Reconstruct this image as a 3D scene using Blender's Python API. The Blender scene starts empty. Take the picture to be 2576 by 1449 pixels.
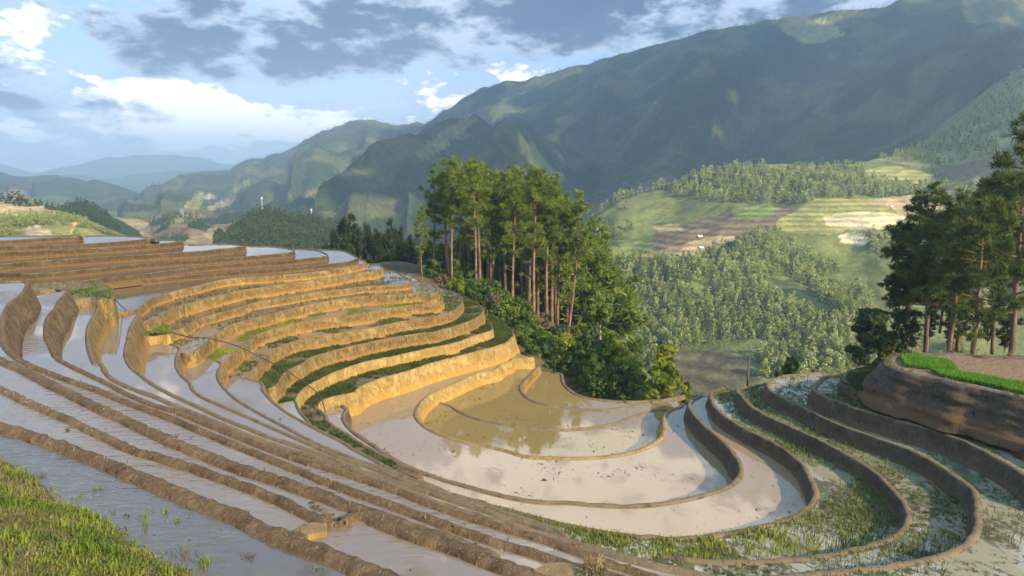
import bpy, math, random
import numpy as np
from mathutils import noise as mnoise, Vector
rng = np.random.default_rng(7); random.seed(7)
R = math.radians
scene = bpy.context.scene
COL = scene.collection
# ------------------------------------------------------------------ camera
FPX = 711.6; YH = 179.0
PITCH = math.atan((288 - YH) / FPX)
cam_d = bpy.data.cameras.new("camera"); cam = bpy.data.objects.new("camera", cam_d); COL.objects.link(cam)
cam_d.sensor_width = 36.0; cam_d.lens = FPX / 1024 * 36; cam_d.clip_start = 0.1; cam_d.clip_end = 40000
cam.location = (0, 0, 0); cam.rotation_euler = (math.pi / 2 - PITCH, 0, 0)
scene.camera = cam
CP, SP = math.cos(PITCH), math.sin(PITCH)

def ray(px, py):                      # view direction of a point of the photo (1024 x 576)
    x = (px - 512) / FPX; v = -(py - 288) / FPX
    return np.array([x, CP + v * SP, -SP + v * CP])
def onz(px, py, z):                   # meets a level plane
    d = ray(px, py); t = z / d[2]; return d * t
def atd(px, py, D):                   # meets a given distance
    d = ray(px, py); return d * (D / d[1])
def project(P):
    P = np.asarray(P, float)
    y = P[..., 1] * CP - P[..., 2] * SP
    v = P[..., 1] * SP + P[..., 2] * CP
    y = np.maximum(y, 1e-3)
    return 512 + P[..., 0] / y * FPX, 288 - v / y * FPX

S8 = 800 / 4 / 2576
CR = {'a': (0, 230, S8), 'b': (200, 230, S8), 'c': (350, 250, S8), 'd': (100, 312.5, S8), 'e': (275, 325, S8),
      'f': (400, 337.5, S8), 'g1': (175, 387.5, S8), 'g2': (350, 437.5, S8), 'g3': (500, 463.5, S8),
      'g4': (824, 345, S8), 'g5': (824, 463.5, S8), 'g6': (650, 360, S8),
      'R1': (0, 225, .13257), 'R2': (250, 225, .13257), 'R3': (0, 384, .13257), 'R4': (250, 384, .13257),
      'R5': (525, 384, .13257), 'R6': (682.5, 325, .17326), 'm': (0, 0, .39752), 'k': (400, 145, .09713),
      'n': (825, 112.5, .1777), 'r': (0, 0, 1.0)}
def trace(*segs):
    out = []
    for key, pts in segs:
        ox, oy, s = CR[key]
        out += [(ox + x * s, oy + y * s) for x, y in pts]
    return out

# ------------------------------------------------------------------ object helpers
def tag(o, label=None, cat=None, group=None, kind=None):
    if label: o['label'] = label
    if cat: o['category'] = cat
    if group: o['group'] = group
    if kind: o['kind'] = kind
    return o
def link(o, parent=None):
    COL.objects.link(o)
    if parent is not None: o.parent = parent
    return o
def empty(name, loc, rz=0.0):
    o = bpy.data.objects.new(name, None); link(o); o.location = loc; o.rotation_euler = (0, 0, rz)
    o.empty_display_size = 0.3
    return o
def mk(name, V, F, mat, parent=None, smooth=False, attrs=None, mesh_only=False):
    V = np.asarray(V, dtype=np.float32)
    me = bpy.data.meshes.new(name)
    if isinstance(F, np.ndarray):
        n, k = F.shape
        me.vertices.add(len(V)); me.vertices.foreach_set("co", V.ravel())
        me.loops.add(n * k); me.loops.foreach_set("vertex_index", F.astype(np.int32).ravel())
        me.polygons.add(n); me.polygons.foreach_set("loop_start", np.arange(0, n * k, k, dtype=np.int32))
        me.update(calc_edges=True)
    else:
        me.from_pydata(V.tolist(), [], F); me.update()
    if smooth:
        me.polygons.foreach_set("use_smooth", np.ones(len(me.polygons), dtype=bool))
    for an, av in (attrs or {}).items():
        av = np.asarray(av, dtype=np.float32)
        if av.ndim == 1:
            a = me.attributes.new(an, 'FLOAT', 'POINT'); a.data.foreach_set("value", av)
        else:
            a = me.attributes.new(an, 'FLOAT_COLOR', 'POINT')
            a.data.foreach_set("color", np.concatenate([av, np.ones((len(av), 1), np.float32)], 1).ravel())
    if mat: me.materials.append(mat)
    if mesh_only: return me
    o = bpy.data.objects.new(name, me); link(o, parent)
    return o
class MB:                             # collects pieces of one mesh
    def __init__(s): s.V = []; s.F = []; s.n = 0
    def add(s, V, F):
        V = np.asarray(V, float); s.V.append(V)
        s.F += [tuple(int(i) + s.n for i in f) for f in F]; s.n += len(V)
    def tube(s, pts, rad, n=6, cap=True):
        pts = np.asarray(pts, float); rad = np.broadcast_to(rad, (len(pts),))
        V = []; F = []
        for i, p in enumerate(pts):
            t = pts[min(i + 1, len(pts) - 1)] - pts[max(i - 1, 0)]
            t = t / (np.linalg.norm(t) + 1e-9)
            a = np.cross(t, [0, 0, 1.0]); 
            if np.linalg.norm(a) < 1e-3: a = np.array([1.0, 0, 0])
            a /= np.linalg.norm(a); b = np.cross(a, t)
            for k in range(n):
                an = 2 * math.pi * k / n
                V.append(p + rad[i] * (math.cos(an) * a + math.sin(an) * b))
        for i in range(len(pts) - 1):
            for k in range(n):
                F.append((i * n + k, i * n + (k + 1) % n, (i + 1) * n + (k + 1) % n, (i + 1) * n + k))
        if cap:
            F.append(tuple(range(n))[::-1]); F.append(tuple((len(pts) - 1) * n + k for k in range(n)))
        s.add(V, F)
    def box(s, c, h):
        c = np.asarray(c, float); h = np.asarray(h, float)
        V = [c + h * np.array([i, j, k]) for k in (-1, 1) for j in (-1, 1) for i in (-1, 1)]
        s.add(V, [(0, 2, 3, 1), (4, 5, 7, 6), (0, 1, 5, 4), (2, 6, 7, 3), (0, 4, 6, 2), (1, 3, 7, 5)])
    def build(s, name, mat, parent=None, smooth=False, mesh_only=False):
        return mk(name, np.concatenate(s.V), s.F, mat, parent, smooth, mesh_only=mesh_only)

# ------------------------------------------------------------------ materials
def newmat(name):
    m = bpy.data.materials.new(name); m.use_nodes = True
    nt = m.node_tree; nt.nodes.clear()
    return m, nt
def N(nt, t, **kw):
    n = nt.nodes.new(t)
    for k, v in kw.items():
        if k == 'inp':
            for kk, vv in v.items(): n.inputs[kk].default_value = vv
        else: setattr(n, k, v)
    return n
def ramp(nt, stops, interp='LINEAR'):
    n = nt.nodes.new('ShaderNodeValToRGB'); cr = n.color_ramp; cr.interpolation = interp
    while len(cr.elements) < len(stops): cr.elements.new(0.5)
    for e, (p, c) in zip(cr.elements, stops):
        e.position = p; e.color = (*c, 1) if len(c) == 3 else c
    return n
def mixc(nt, a, b, f, mode='MIX'):
    n = nt.nodes.new('ShaderNodeMix'); n.data_type = 'RGBA'; n.blend_type = mode
    for sock, v in ((n.inputs[6], a), (n.inputs[7], b), (n.inputs[0], f)):
        if hasattr(v, 'links') or isinstance(v, bpy.types.NodeSocket): nt.links.new(v, sock)
        else: sock.default_value = v if not isinstance(v, tuple) else ((*v, 1) if len(v) == 3 else v)
    return n.outputs[2]
def noise_tex(nt, scale, detail=6, rough=.6, vec=None, stretch=None, coord='Object', dist=0.0):
    if vec is None:
        tc = nt.nodes.get('tc_') or N(nt, 'ShaderNodeTexCoord', name='tc_')
        vec = tc.outputs[coord]
    if stretch:
        mp = N(nt, 'ShaderNodeMapping'); mp.inputs['Scale'].default_value = stretch
        nt.links.new(vec, mp.inputs[0]); vec = mp.outputs[0]
    n = N(nt, 'ShaderNodeTexNoise', inp={'Scale': scale, 'Detail': detail, 'Roughness': rough, 'Distortion': dist})
    nt.links.new(vec, n.inputs['Vector'])
    return n.outputs['Fac']
def mathn(nt, op, a, b=None, clamp=False):
    n = N(nt, 'ShaderNodeMath', operation=op, use_clamp=clamp)
    for i, v in enumerate((a, b)):
        if v is None: continue
        if isinstance(v, bpy.types.NodeSocket): nt.links.new(v, n.inputs[i])
        else: n.inputs[i].default_value = v
    return n.outputs[0]
def smooth(nt, v, lo, hi):
    n = N(nt, 'ShaderNodeMapRange', interpolation_type='SMOOTHSTEP', inp={'From Min': lo, 'From Max': hi})
    nt.links.new(v, n.inputs[0]); return n.outputs[0]

def earth_mat(name, dark, mid, light, base, straw=.5, grey=(.17, .135, .10), topgrey=.6, scale=1.0, bump=.5):
    m, nt = newmat(name)
    n1 = noise_tex(nt, 1.3 * scale, 8, .65)
    n2 = noise_tex(nt, 7 * scale, 6, .7, stretch=(1, 1, .45))
    n3 = noise_tex(nt, 22 * scale, 4, .7)
    mixn = mathn(nt, 'ADD', mathn(nt, 'MULTIPLY', n1, .55), mathn(nt, 'MULTIPLY', n2, .45))
    c = ramp(nt, [(.38, dark), (.5, mid), (.61, light)]); nt.links.new(mixn, c.inputs[0])
    at = N(nt, 'ShaderNodeAttribute', attribute_name='h')
    hn = mathn(nt, 'ADD', at.outputs['Fac'], mathn(nt, 'MULTIPLY', mathn(nt, 'SUBTRACT', n1, .5), .7))
    fb = smooth(nt, hn, .42, .05)                       # clay foot
    col = mixc(nt, c.outputs[0], base, mathn(nt, 'MULTIPLY', fb, .75))
    ns = noise_tex(nt, 14 * scale, 3, .6, stretch=(1, 1, .3), dist=1.2)
    fs = mathn(nt, 'MULTIPLY', smooth(nt, ns, .56, .68), straw)
    col = mixc(nt, col, (.50, .36, .17), fs)
    n5 = noise_tex(nt, 2.6 * scale, 4, .65, stretch=(1, 1, .55), dist=.8); n6 = noise_tex(nt, .9 * scale, 3, .5)
    f5 = mathn(nt, 'MULTIPLY', mathn(nt, 'MULTIPLY', smooth(nt, n5, .50, .60), smooth(nt, n6, .40, .58)), straw * 1.1, clamp=True)
    col = mixc(nt, col, tuple(min(1, v * 1.55) for v in light), f5)
    n7 = noise_tex(nt, 4.5 * scale, 3, .6, stretch=(1, 1, .2))
    col = mixc(nt, col, tuple(v * .55 for v in dark), mathn(nt, 'MULTIPLY', smooth(nt, n7, .60, .70), .55))
    ft = mathn(nt, 'MULTIPLY', smooth(nt, hn, .82, .98), topgrey)   # trodden crest, dull dried mud
    col = mixc(nt, col, grey, ft)
    p = N(nt, 'ShaderNodeBsdfPrincipled', inp={'Roughness': .88}); p.inputs['Specular IOR Level'].default_value = .25
    nt.links.new(col, p.inputs['Base Color'])
    b = N(nt, 'ShaderNodeBump', inp={'Strength': bump, 'Distance': .06})
    nt.links.new(mathn(nt, 'ADD', n2, mathn(nt, 'MULTIPLY', n3, .5)), b.inputs['Height'])
    nt.links.new(b.outputs[0], p.inputs['Normal'])
    o = N(nt, 'ShaderNodeOutputMaterial'); nt.links.new(p.outputs[0], o.inputs[0])
    return m

def water_mat(name, mud=(.40, .30, .20), ior=2.0, ripple=.02, rscale=3.0, weed=0.0, weedcol=(.10, .12, .04),
              mudcol=(.10, .075, .05), wscale=1.2, rough=.03, debris=.0, rstretch=(1, 1, 1)):
    m, nt = newmat(name)
    big = noise_tex(nt, .12, 3, .5)
    colm = mixc(nt, tuple(v * .8 for v in mud), tuple(min(1, v * 1.15) for v in mud), big)
    d = N(nt, 'ShaderNodeBsdfDiffuse'); nt.links.new(colm, d.inputs[0])
    g = N(nt, 'ShaderNodeBsdfGlossy', inp={'Roughness': rough})
    fr = N(nt, 'ShaderNodeFresnel', inp={'IOR': ior})
    nr = noise_tex(nt, rscale, 3, .5, stretch=rstretch)
    calm = smooth(nt, noise_tex(nt, .25, 2, .5), .38, .62)
    b = N(nt, 'ShaderNodeBump', inp={'Distance': .05})
    nt.links.new(nr, b.inputs['Height']); nt.links.new(mathn(nt, 'MULTIPLY', calm, ripple * 10), b.inputs['Strength'])
    nt.links.new(b.outputs[0], g.inputs['Normal']); nt.links.new(b.outputs[0], fr.inputs['Normal'])
    ms = N(nt, 'ShaderNodeMixShader')
    nt.links.new(fr.outputs[0], ms.inputs[0]); nt.links.new(d.outputs[0], ms.inputs[1]); nt.links.new(g.outputs[0], ms.inputs[2])
    out = ms.outputs[0]
    def overlay(out, mask, col, bumpy=.6):
        dd = N(nt, 'ShaderNodeBsdfPrincipled', inp={'Roughness': .8}); dd.inputs['Specular IOR Level'].default_value = .3
        nt.links.new(col, dd.inputs['Base Color'])
        m2 = N(nt, 'ShaderNodeMixShader'); nt.links.new(mask, m2.inputs[0])
        nt.links.new(out, m2.inputs[1]); nt.links.new(dd.outputs[0], m2.inputs[2])
        return m2.outputs[0]
    if weed > 0:
        nb = noise_tex(nt, .22 * wscale, 4, .55)
        nf = noise_tex(nt, 3.2 * wscale, 5, .75, stretch=(1, .7, 1))
        s = mathn(nt, 'ADD', mathn(nt, 'MULTIPLY', nb, .5), mathn(nt, 'MULTIPLY', nf, .5))
        t = .72 - .42 * weed
        mask = smooth(nt, s, t - .015, t + .03)
        nc = noise_tex(nt, 1.7, 4, .6)
        col = mixc(nt, mudcol, weedcol, smooth(nt, nc, .42, .58))
        out = overlay(out, mask, col)
    if debris > 0:
        nd = noise_tex(nt, 5.0, 3, .65, stretch=(1, .55, 1), dist=.8)
        nz = noise_tex(nt, .35, 2, .5)
        s = mathn(nt, 'ADD', nd, mathn(nt, 'MULTIPLY', nz, .35))
        mask = smooth(nt, s, .93 - debris * .12, .95 - debris * .12)
        cc = N(nt, 'ShaderNodeRGB'); cc.outputs[0].default_value = (.07, .055, .035, 1)
        out = overlay(out, mask, cc.outputs[0])
    o = N(nt, 'ShaderNodeOutputMaterial'); nt.links.new(out, o.inputs[0])
    return m

def leaf_mat(name, c1, c2, trans=.35, scale=.8):
    m, nt = newmat(name)
    n = noise_tex(nt, scale, 3, .6)
    oi = N(nt, 'ShaderNodeObjectInfo')
    rr = mathn(nt, 'MULTIPLY', mathn(nt, 'SUBTRACT', oi.outputs['Random'], .5), .35)
    f = mathn(nt, 'ADD', smooth(nt, n, .35, .65), rr, clamp=True)
    col = mixc(nt, c1, c2, f)
    d = N(nt, 'ShaderNodeBsdfPrincipled', inp={'Roughness': .6}); d.inputs['Specular IOR Level'].default_value = .25
    nt.links.new(col, d.inputs['Base Color'])
    t = N(nt, 'ShaderNodeBsdfTranslucent'); nt.links.new(mixc(nt, col, (.35, .42, .05), .35), t.inputs[0])
    ms = N(nt, 'ShaderNodeMixShader', inp={0: trans}); nt.links.new(d.outputs[0], ms.inputs[1]); nt.links.new(t.outputs[0], ms.inputs[2])
    o = N(nt, 'ShaderNodeOutputMaterial'); nt.links.new(ms.outputs[0], o.inputs[0])
    return m
def plain_mat(name, c1, c2, scale=3.0, rough=.85, bump=.3, stretch=None, dist=.05):
    m, nt = newmat(name)
    n = noise_tex(nt, scale, 6, .65, stretch=stretch)
    p = N(nt, 'ShaderNodeBsdfPrincipled', inp={'Roughness': rough}); p.inputs['Specular IOR Level'].default_value = .25
    nt.links.new(mixc(nt, c1, c2, smooth(nt, n, .35, .65)), p.inputs['Base Color'])
    b = N(nt, 'ShaderNodeBump', inp={'Strength': bump, 'Distance': dist}); nt.links.new(n, b.inputs['Height'])
    nt.links.new(b.outputs[0], p.inputs['Normal'])
    o = N(nt, 'ShaderNodeOutputMaterial'); nt.links.new(p.outputs[0], o.inputs[0])
    return m
def attr_mat(name, s1, s2, bump=.6, dist=2.0, var=.45):     # colour carried per point (what grows there; painted sunlight on the right spur), broken up by noise
    m, nt = newmat(name)
    at = N(nt, 'ShaderNodeAttribute', attribute_name='albedo')
    n1 = noise_tex(nt, s1, 6, .65); n2 = noise_tex(nt, s2, 5, .7)
    k = mathn(nt, 'ADD', mathn(nt, 'MULTIPLY', n1, .5), mathn(nt, 'MULTIPLY', n2, .5))
    f = N(nt, 'ShaderNodeMapRange', inp={'From Min': .3, 'From Max': .7, 'To Min': 1 - var, 'To Max': 1 + var})
    nt.links.new(k, f.inputs[0])
    sc = N(nt, 'ShaderNodeVectorMath', operation='SCALE'); nt.links.new(at.outputs['Color'], sc.inputs[0]); nt.links.new(f.outputs[0], sc.inputs['Scale'])
    p = N(nt, 'ShaderNodeBsdfPrincipled', inp={'Roughness': .95}); p.inputs['Specular IOR Level'].default_value = .1
    nt.links.new(sc.outputs[0], p.inputs['Base Color'])
    b = N(nt, 'ShaderNodeBump', inp={'Strength': bump, 'Distance': dist}); nt.links.new(k, b.inputs['Height'])
    nt.links.new(b.outputs[0], p.inputs['Normal'])
    o = N(nt, 'ShaderNodeOutputMaterial'); nt.links.new(p.outputs[0], o.inputs[0])
    return m

M = {}
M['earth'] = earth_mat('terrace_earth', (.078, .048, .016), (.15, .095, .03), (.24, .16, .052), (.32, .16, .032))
M['earth_shaded'] = earth_mat('shade_tinted_earth', (.042, .028, .012), (.066, .045, .018), (.105, .072, .03), (.14, .075, .025), straw=.22)  # darker copy of the earth; shade on the upper banks put into its colour
M['earth_sunlit'] = earth_mat('sun_tinted_earth', (.18, .115, .032), (.28, .18, .052), (.38, .26, .088), (.40, .21, .035), straw=.35, topgrey=.4)  # brighter copy of the earth; sunlit tone of the walls put into its colour
M['earth_bund'] = earth_mat('fresh_mud', (.062, .038, .018), (.125, .078, .038), (.22, .145, .072), (.085, .052, .026), straw=.45, grey=(.20, .135, .08), topgrey=.35, scale=1.7, bump=1.0)
M['earth_red'] = earth_mat('red_clay', (.05, .035, .022), (.08, .056, .036), (.125, .088, .056), (.165, .092, .042), straw=.1, bump=1.0)
M['earth_grey'] = earth_mat('right_hill_earth', (.05, .036, .022), (.082, .058, .036), (.12, .085, .052), (.15, .09, .045), straw=.12, grey=(.20, .145, .085), topgrey=.8)
M['water'] = water_mat('muddy_water', (.25, .19, .135), 1.9, .006, 3.0, debris=.5)
M['water_ripple'] = water_mat('rippled_muddy_water', (.135, .11, .085), 2.1, .06, 5.0, debris=.35, rstretch=(.55, 1.6, 1))
M['water_pond'] = water_mat('pond_water', (.34, .24, .135), 1.85, .006, 2.0, debris=.75)
M['water_ochre'] = water_mat('ochre_pond_water', (.29, .20, .075), 1.8, .004, 2.0, debris=.95)
M['water_strip'] = water_mat('strip_water', (.25, .19, .135), 2.0, .10, 5.5, debris=.35, rstretch=(.55, 1.6, 1))
M['water_sky'] = water_mat('still_water', (.16, .115, .07), 2.3, .004, 2.0, debris=.3, rough=.05)
M['water_weed'] = water_mat('weedy_water', (.34, .30, .20), 2.0, .004, 2.0, weed=.50, debris=.8)
M['water_weed2'] = water_mat('half_weedy_water', (.34, .30, .20), 2.0, .004, 2.0, weed=.36, debris=.8)
M['mudwater'] = water_mat('mud_and_water', (.28, .20, .11), 1.5, .003, 2.0, weed=.5, mudcol=(.16, .10, .05), weedcol=(.15, .12, .05), rough=.1)
M['mud'] = plain_mat('wet_mud', (.09, .065, .038), (.17, .12, .065), 1.6, .7, .5)
M['ground'] = plain_mat('hill_soil', (.07, .065, .025), (.15, .10, .045), .4, .95, .6)

# ------------------------------------------------------------------ polylines
def smooth_line(P, step):
    P = np.asarray(P, float)
    Q = np.vstack([2 * P[0] - P[1], P, 2 * P[-1] - P[-2]])
    out = []
    for i in range(1, len(Q) - 2):
        p0, p1, p2, p3 = Q[i - 1:i + 3]
        L = np.linalg.norm(p2 - p1); n = max(2, int(L / (step * .5)))
        # centripetal Catmull-Rom
        t0 = 0; t1 = t0 + max(np.linalg.norm(p1 - p0), 1e-4) ** .5; t2 = t1 + max(L, 1e-4) ** .5; t3 = t2 + max(np.linalg.norm(p3 - p2), 1e-4) ** .5
        for t in np.linspace(t1, t2, n, endpoint=False):
            A1 = (t1 - t) / (t1 - t0) * p0 + (t - t0) / (t1 - t0) * p1
            A2 = (t2 - t) / (t2 - t1) * p1 + (t - t1) / (t2 - t1) * p2
            A3 = (t3 - t) / (t3 - t2) * p2 + (t - t2) / (t3 - t2) * p3
            B1 = (t2 - t) / (t2 - t0) * A1 + (t - t0) / (t2 - t0) * A2
            B2 = (t3 - t) / (t3 - t1) * A2 + (t - t1) / (t3 - t1) * A3
            out.append((t2 - t) / (t2 - t1) * B1 + (t - t1) / (t2 - t1) * B2)
    out.append(P[-1]); out = np.array(out)
    d = np.concatenate([[0], np.cumsum(np.linalg.norm(np.diff(out, axis=0), axis=1))])
    n = max(3, int(d[-1] / step) + 1); s = np.linspace(0, d[-1], n)
    return np.stack([np.interp(s, d, out[:, k]) for k in range(out.shape[1])], 1)

CTRL = []          # control points of the ground sheet
POLYS = []         # (polygon, z) of every level terrace
LINES = {}; BANKS = {}; BANKZ = {}
def fbm(p, octv=4):
    return mnoise.fractal(Vector(p), 1.0, 2.0, octv)

def bank(key, px, zup, zlow, side, mat, label, group, w=.14, lip=.07, batter=.22, rough=.05, step=None, cat='earth bank', foot=.3, cut=False, nw=7, layer=0.):
    ztop = zup + lip
    px = list(px)
    def turned(i):
        if i < 1 or i > len(px) - 2: return False
        u = np.subtract(px[i], px[i - 1]); v = np.subtract(px[i + 1], px[i])
        return np.dot(u, v) < -.3 * np.hypot(*u) * np.hypot(*v)
    i = 1
    while i < len(px) - 2:                             # where two traces overlap, drop the part that doubles back
        if turned(i) and turned(i + 1): del px[i + 1]; i = max(1, i - 1)
        else: i += 1
    P = np.array([onz(x, y, ztop)[:2] for x, y in px])
    dmin = np.min(np.hypot(P[:, 0], P[:, 1]))
    step = step or float(np.clip(dmin * .012, .10, .5))
    L = smooth_line(P, step); LINES[key] = L
    T = np.gradient(L, axis=0); T /= np.linalg.norm(T, axis=1)[:, None] + 1e-9
    k = 4                                              # smooth the tangents so that the walls do not fold
    ker = np.ones(2 * k + 1) / (2 * k + 1)
    Tp = np.pad(T, ((k, k), (0, 0)), mode='edge'); T = np.stack([np.convolve(Tp[:, i], ker, 'valid') for i in (0, 1)], 1)
    T /= np.linalg.norm(T, axis=1)[:, None] + 1e-9
    Nn = np.stack([T[:, 1], -T[:, 0]], 1) * (1 if side == 'R' else -1)
    H = ztop - zlow
    prof = [(-w * .5 - lip * .7 - .06, lip + .18, 0.9), (-w * .5 - lip * .35, lip * .6, .93), (-w * .42, .02, 1), (-w * .15, 0, 1), (w * .2, .0, 1), (w * .42, .02, .95)]
    for i in range(nw):
        q = (i + 1) / nw
        prof.append((w * .5 + batter * H * q, .03 + (H - .03) * q, .9 * (1 - q)))
    prof.append((w * .5 + batter * H + .1, H + foot, 0))
    m = len(prof); n = len(L); V = np.zeros((n, m, 3)); h = np.zeros((n, m))
    for i in range(n):
        x, y = L[i]
        e = min(1.0, i / 3.0, (n - 1 - i) / 3.0)
        lump = fbm((x * .9, y * .9, zup * 3), 3) * .6
        for j, (o, dz, hh) in enumerate(prof):
            a = fbm((x * 1.6 + j * .15, y * 1.6, zup * 5 + dz * 1.6), 4)
            b = fbm((x * 5.5, y * 5.5, zup + dz * 4.0 + 11), 4)
            off = o + rough * ((a * .8 + b * .9) if not cut else (a * .25 + b * .7 + .9 * (mnoise.cell(Vector((x * 3.1, y * 3.1, j * .7))) - .5) * .5 + fbm((x * 13, y * 13, dz * 9), 2) * .7)) * (1 if j > 1 else .6)
            if layer and j > 5: off += layer * (fbm((x * .5, y * .5, dz * 3.5), 4) + .6 * fbm((x * 2.2, y * 2.2, dz * 7), 3))
            z = ztop - dz + (rough * (lump * .3 + b * .6 if not cut else lump * .25 + b * .5 + fbm((x * 12, y * 12, 4), 2) * .45) if 1 <= j <= 6 else 0)
            V[i, j] = (x + Nn[i, 0] * off, y + Nn[i, 1] * off, z); h[i, j] = hh
    F = []
    for i in range(n - 1):
        for j in range(m - 1):
            a, b, c, d = i * m + j, i * m + j + 1, (i + 1) * m + j + 1, (i + 1) * m + j
            F.append((a, b, c, d) if side == 'L' else (a, d, c, b))
    ends = [tuple(range(m)), tuple((n - 1) * m + j for j in range(m))]
    F += [ends[0][::-1], ends[1]] if side == 'L' else [ends[0], ends[1][::-1]]
    o = mk('earth_bank', V.reshape(-1, 3), F, M[mat], smooth=True, attrs={'h': h.ravel()})
    ev = np.zeros(len(o.data.edges) * 2, np.int32); o.data.edges.foreach_get('vertices', ev); ev = ev.reshape(-1, 2) % m
    sh = o.data.attributes.new('sharp_edge', 'BOOLEAN', 'EDGE'); sh.data.foreach_set('value', ((ev[:, 0] == ev[:, 1]) & np.isin(ev[:, 0], (2, 5))))
    c = L[n // 2]; org = Vector((c[0], c[1], zlow))
    o.data.transform(__import__('mathutils').Matrix.Translation(-org)); o.location = org
    tag(o, label, cat, group); BANKS[key] = o; BANKZ[key] = ztop
    for i in range(0, n, max(1, int(1.2 / step))):
        CTRL.append((L[i, 0], L[i, 1], zlow - .9))
    return L

def sheet(name, poly, z, mat, label, cat='water', kind='structure'):
    P = np.asarray(poly, float)
    from mathutils.geometry import delaunay_2d_cdt
    keep = [0]
    for i in range(1, len(P)):
        if np.hypot(*(P[i] - P[keep[-1]])) > .03: keep.append(i)
    P = P[keep]; n = len(P)
    res = delaunay_2d_cdt([Vector(p) for p in P], [(i, (i + 1) % n) for i in range(n)], [], 0, 1e-4)
    vs = np.array([tuple(v) for v in res[0]]); tri = np.array([t for t in res[2] if len(t) == 3])
    cen = vs[tri].mean(1); x1, y1 = P[:, 0], P[:, 1]; x2, y2 = np.roll(x1, -1), np.roll(y1, -1)
    wn = np.zeros(len(cen), int)                       # winding number: nothing is left out where two rims cross
    for a, b, c, d in zip(x1, y1, x2, y2):
        left = (c - a) * (cen[:, 1] - b) - (cen[:, 0] - a) * (d - b)
        wn += ((b <= cen[:, 1]) & (d > cen[:, 1]) & (left > 0)).astype(int) - ((b > cen[:, 1]) & (d <= cen[:, 1]) & (left < 0)).astype(int)
    V = np.concatenate([vs, np.full((len(vs), 1), z)], 1); F = tri[wn != 0]
    o = mk(name, V, [tuple(f) for f in F], M[mat]); tag(o, label, cat, None, kind)
    POLYS.append((P, z))
    return P
def pz(z, *segs): return [tuple(onz(x, y, z)[:2]) for x, y in trace(*segs)]
def inpoly(P, X, Y):
    x1, y1 = P[:, 0], P[:, 1]; x2, y2 = np.roll(x1, -1), np.roll(y1, -1)
    inside = np.zeros(X.shape, bool)
    for a, b, c, d in zip(x1, y1, x2, y2):
        if b == d: continue
        cond = ((b > Y) != (d > Y)) & (X < (c - a) * (Y - b) / (d - b) + a)
        inside ^= cond
    return inside

# ------------------------------------------------------------------ terrace levels
def chain(z, pairs, up=True):          # a level wall seen at one column: top and foot rows give the ratio of the two levels
    out = []
    for t, f in pairs:
        z = z * (t - YH) / (f - YH) if up else z * (f - YH) / (t - YH)
        out.append(z)
    return out
zP = {1: -14.0}; zP[2] = chain(zP[1], [(383.3, 393.4)], False)[0]; zP[3] = zP[2] - .06; zP[4] = zP[2] - .5
_u = chain(zP[1], [(377, 396.4), (365.4, 376.2), (345.6, 358.4), (335.1, 346.4), (323.2, 334), (311.9, 322.4), (299.1, 305.7), (285.1, 294.1), (274.9, 281.2), (268, 272.3), (260.8, 265.3), (253.7, 258.0), (249, 254.6), (246.5, 251.5), (242.5, 247), (238.5, 242.5)])
zU = {16 - i: v for i, v in enumerate(_u)}
_q = chain(zP[1], [(441, 457), (456.9, 470), (458.4, 472), (456.7, 472), (427.3, 445), (408.3, 419.5), (374.9, 407.1)])
zQ = {i + 1: v for i, v in enumerate(_q)}
zS = {'A': -3.4, '00': -3.85, 0: -3.89, 4: zU[8] - .04, 5: zU[11] + .03, 6: zU[12] + .02, 7: zU[13] + .02, 8: zU[15], 9: zU[16]}
for i in (1, 2, 3): zS[i] = -4.45 + (zS[4] + 4.45) * (i - 1) / 3.0
print('LEVELS', {k: round(v, 2) for k, v in zU.items()}, {k: round(v, 2) for k, v in zQ.items()}, {k: round(v, 2) for k, v in zS.items()})
SH = (210.7 - YH) / FPX
UF = {}   # fronts then rims
UF[1] = trace(('a', [(-700, 150), (0, 133), (300, 118), (600, 100), (850, 86), (1020, 76), (1045, 82)]), ('a', [(1040, 72), (760, 68), (300, 70), (0, 72), (-700, 76)]))
UF[2] = trace(('a', [(-700, 225), (0, 210), (400, 195), (1000, 178), (1500, 150), (1800, 120), (1930, 103), (2020, 112), (2050, 122)]), ('a', [(2000, 112), (1880, 88), (1700, 74), (1400, 66), (1100, 72)]))
UF[3] = trace(('a', [(-700, 300), (0, 283), (700, 255), (1300, 228), (1800, 195), (2150, 165), (2290, 148), (2345, 142)]), ('a', [(2310, 132), (2200, 124), (2050, 122), (1800, 130)]))
UF[4] = trace(('a', [(-700, 470), (0, 436), (85, 432), (125, 428), (180, 415), (700, 382), (1200, 350), (1800, 315), (2300, 285)]), ('b', [(0, 268), (250, 240), (450, 220), (560, 202), (575, 206)]), ('b', [(540, 188), (350, 176), (100, 180), (-150, 186)]))
UF[5] = trace(('a', [(-700, 570), (0, 548), (300, 555), (560, 552), (860, 527), (1300, 483), (1800, 432)]), ('b', [(0, 378), (330, 358), (700, 328), (1000, 305), (1150, 285), (1205, 262)]), ('b', [(1190, 246), (1050, 220), (900, 208), (580, 206), (300, 215)]))
UF[6] = trace(('a', [(-700, 705), (400, 690), (1000, 655), (1480, 607), (1900, 555)]), ('b', [(0, 468), (330, 442), (800, 407), (1050, 396), (1250, 375), (1500, 350), (1610, 334), (1640, 318)]), ('b', [(1600, 290), (1510, 260), (1380, 246), (1200, 244), (900, 250)]))
UF[7] = trace(('a', [(-700, 760), (400, 740), (1000, 715), (1450, 672), (1650, 650), (2000, 620)]), ('b', [(0, 565), (330, 540), (800, 507), (1160, 480), (1500, 450), (1850, 412), (1980, 380), (2022, 352)]), ('b', [(1970, 318), (1900, 285), (1830, 262), (1600, 252), (1300, 262)]))
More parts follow.
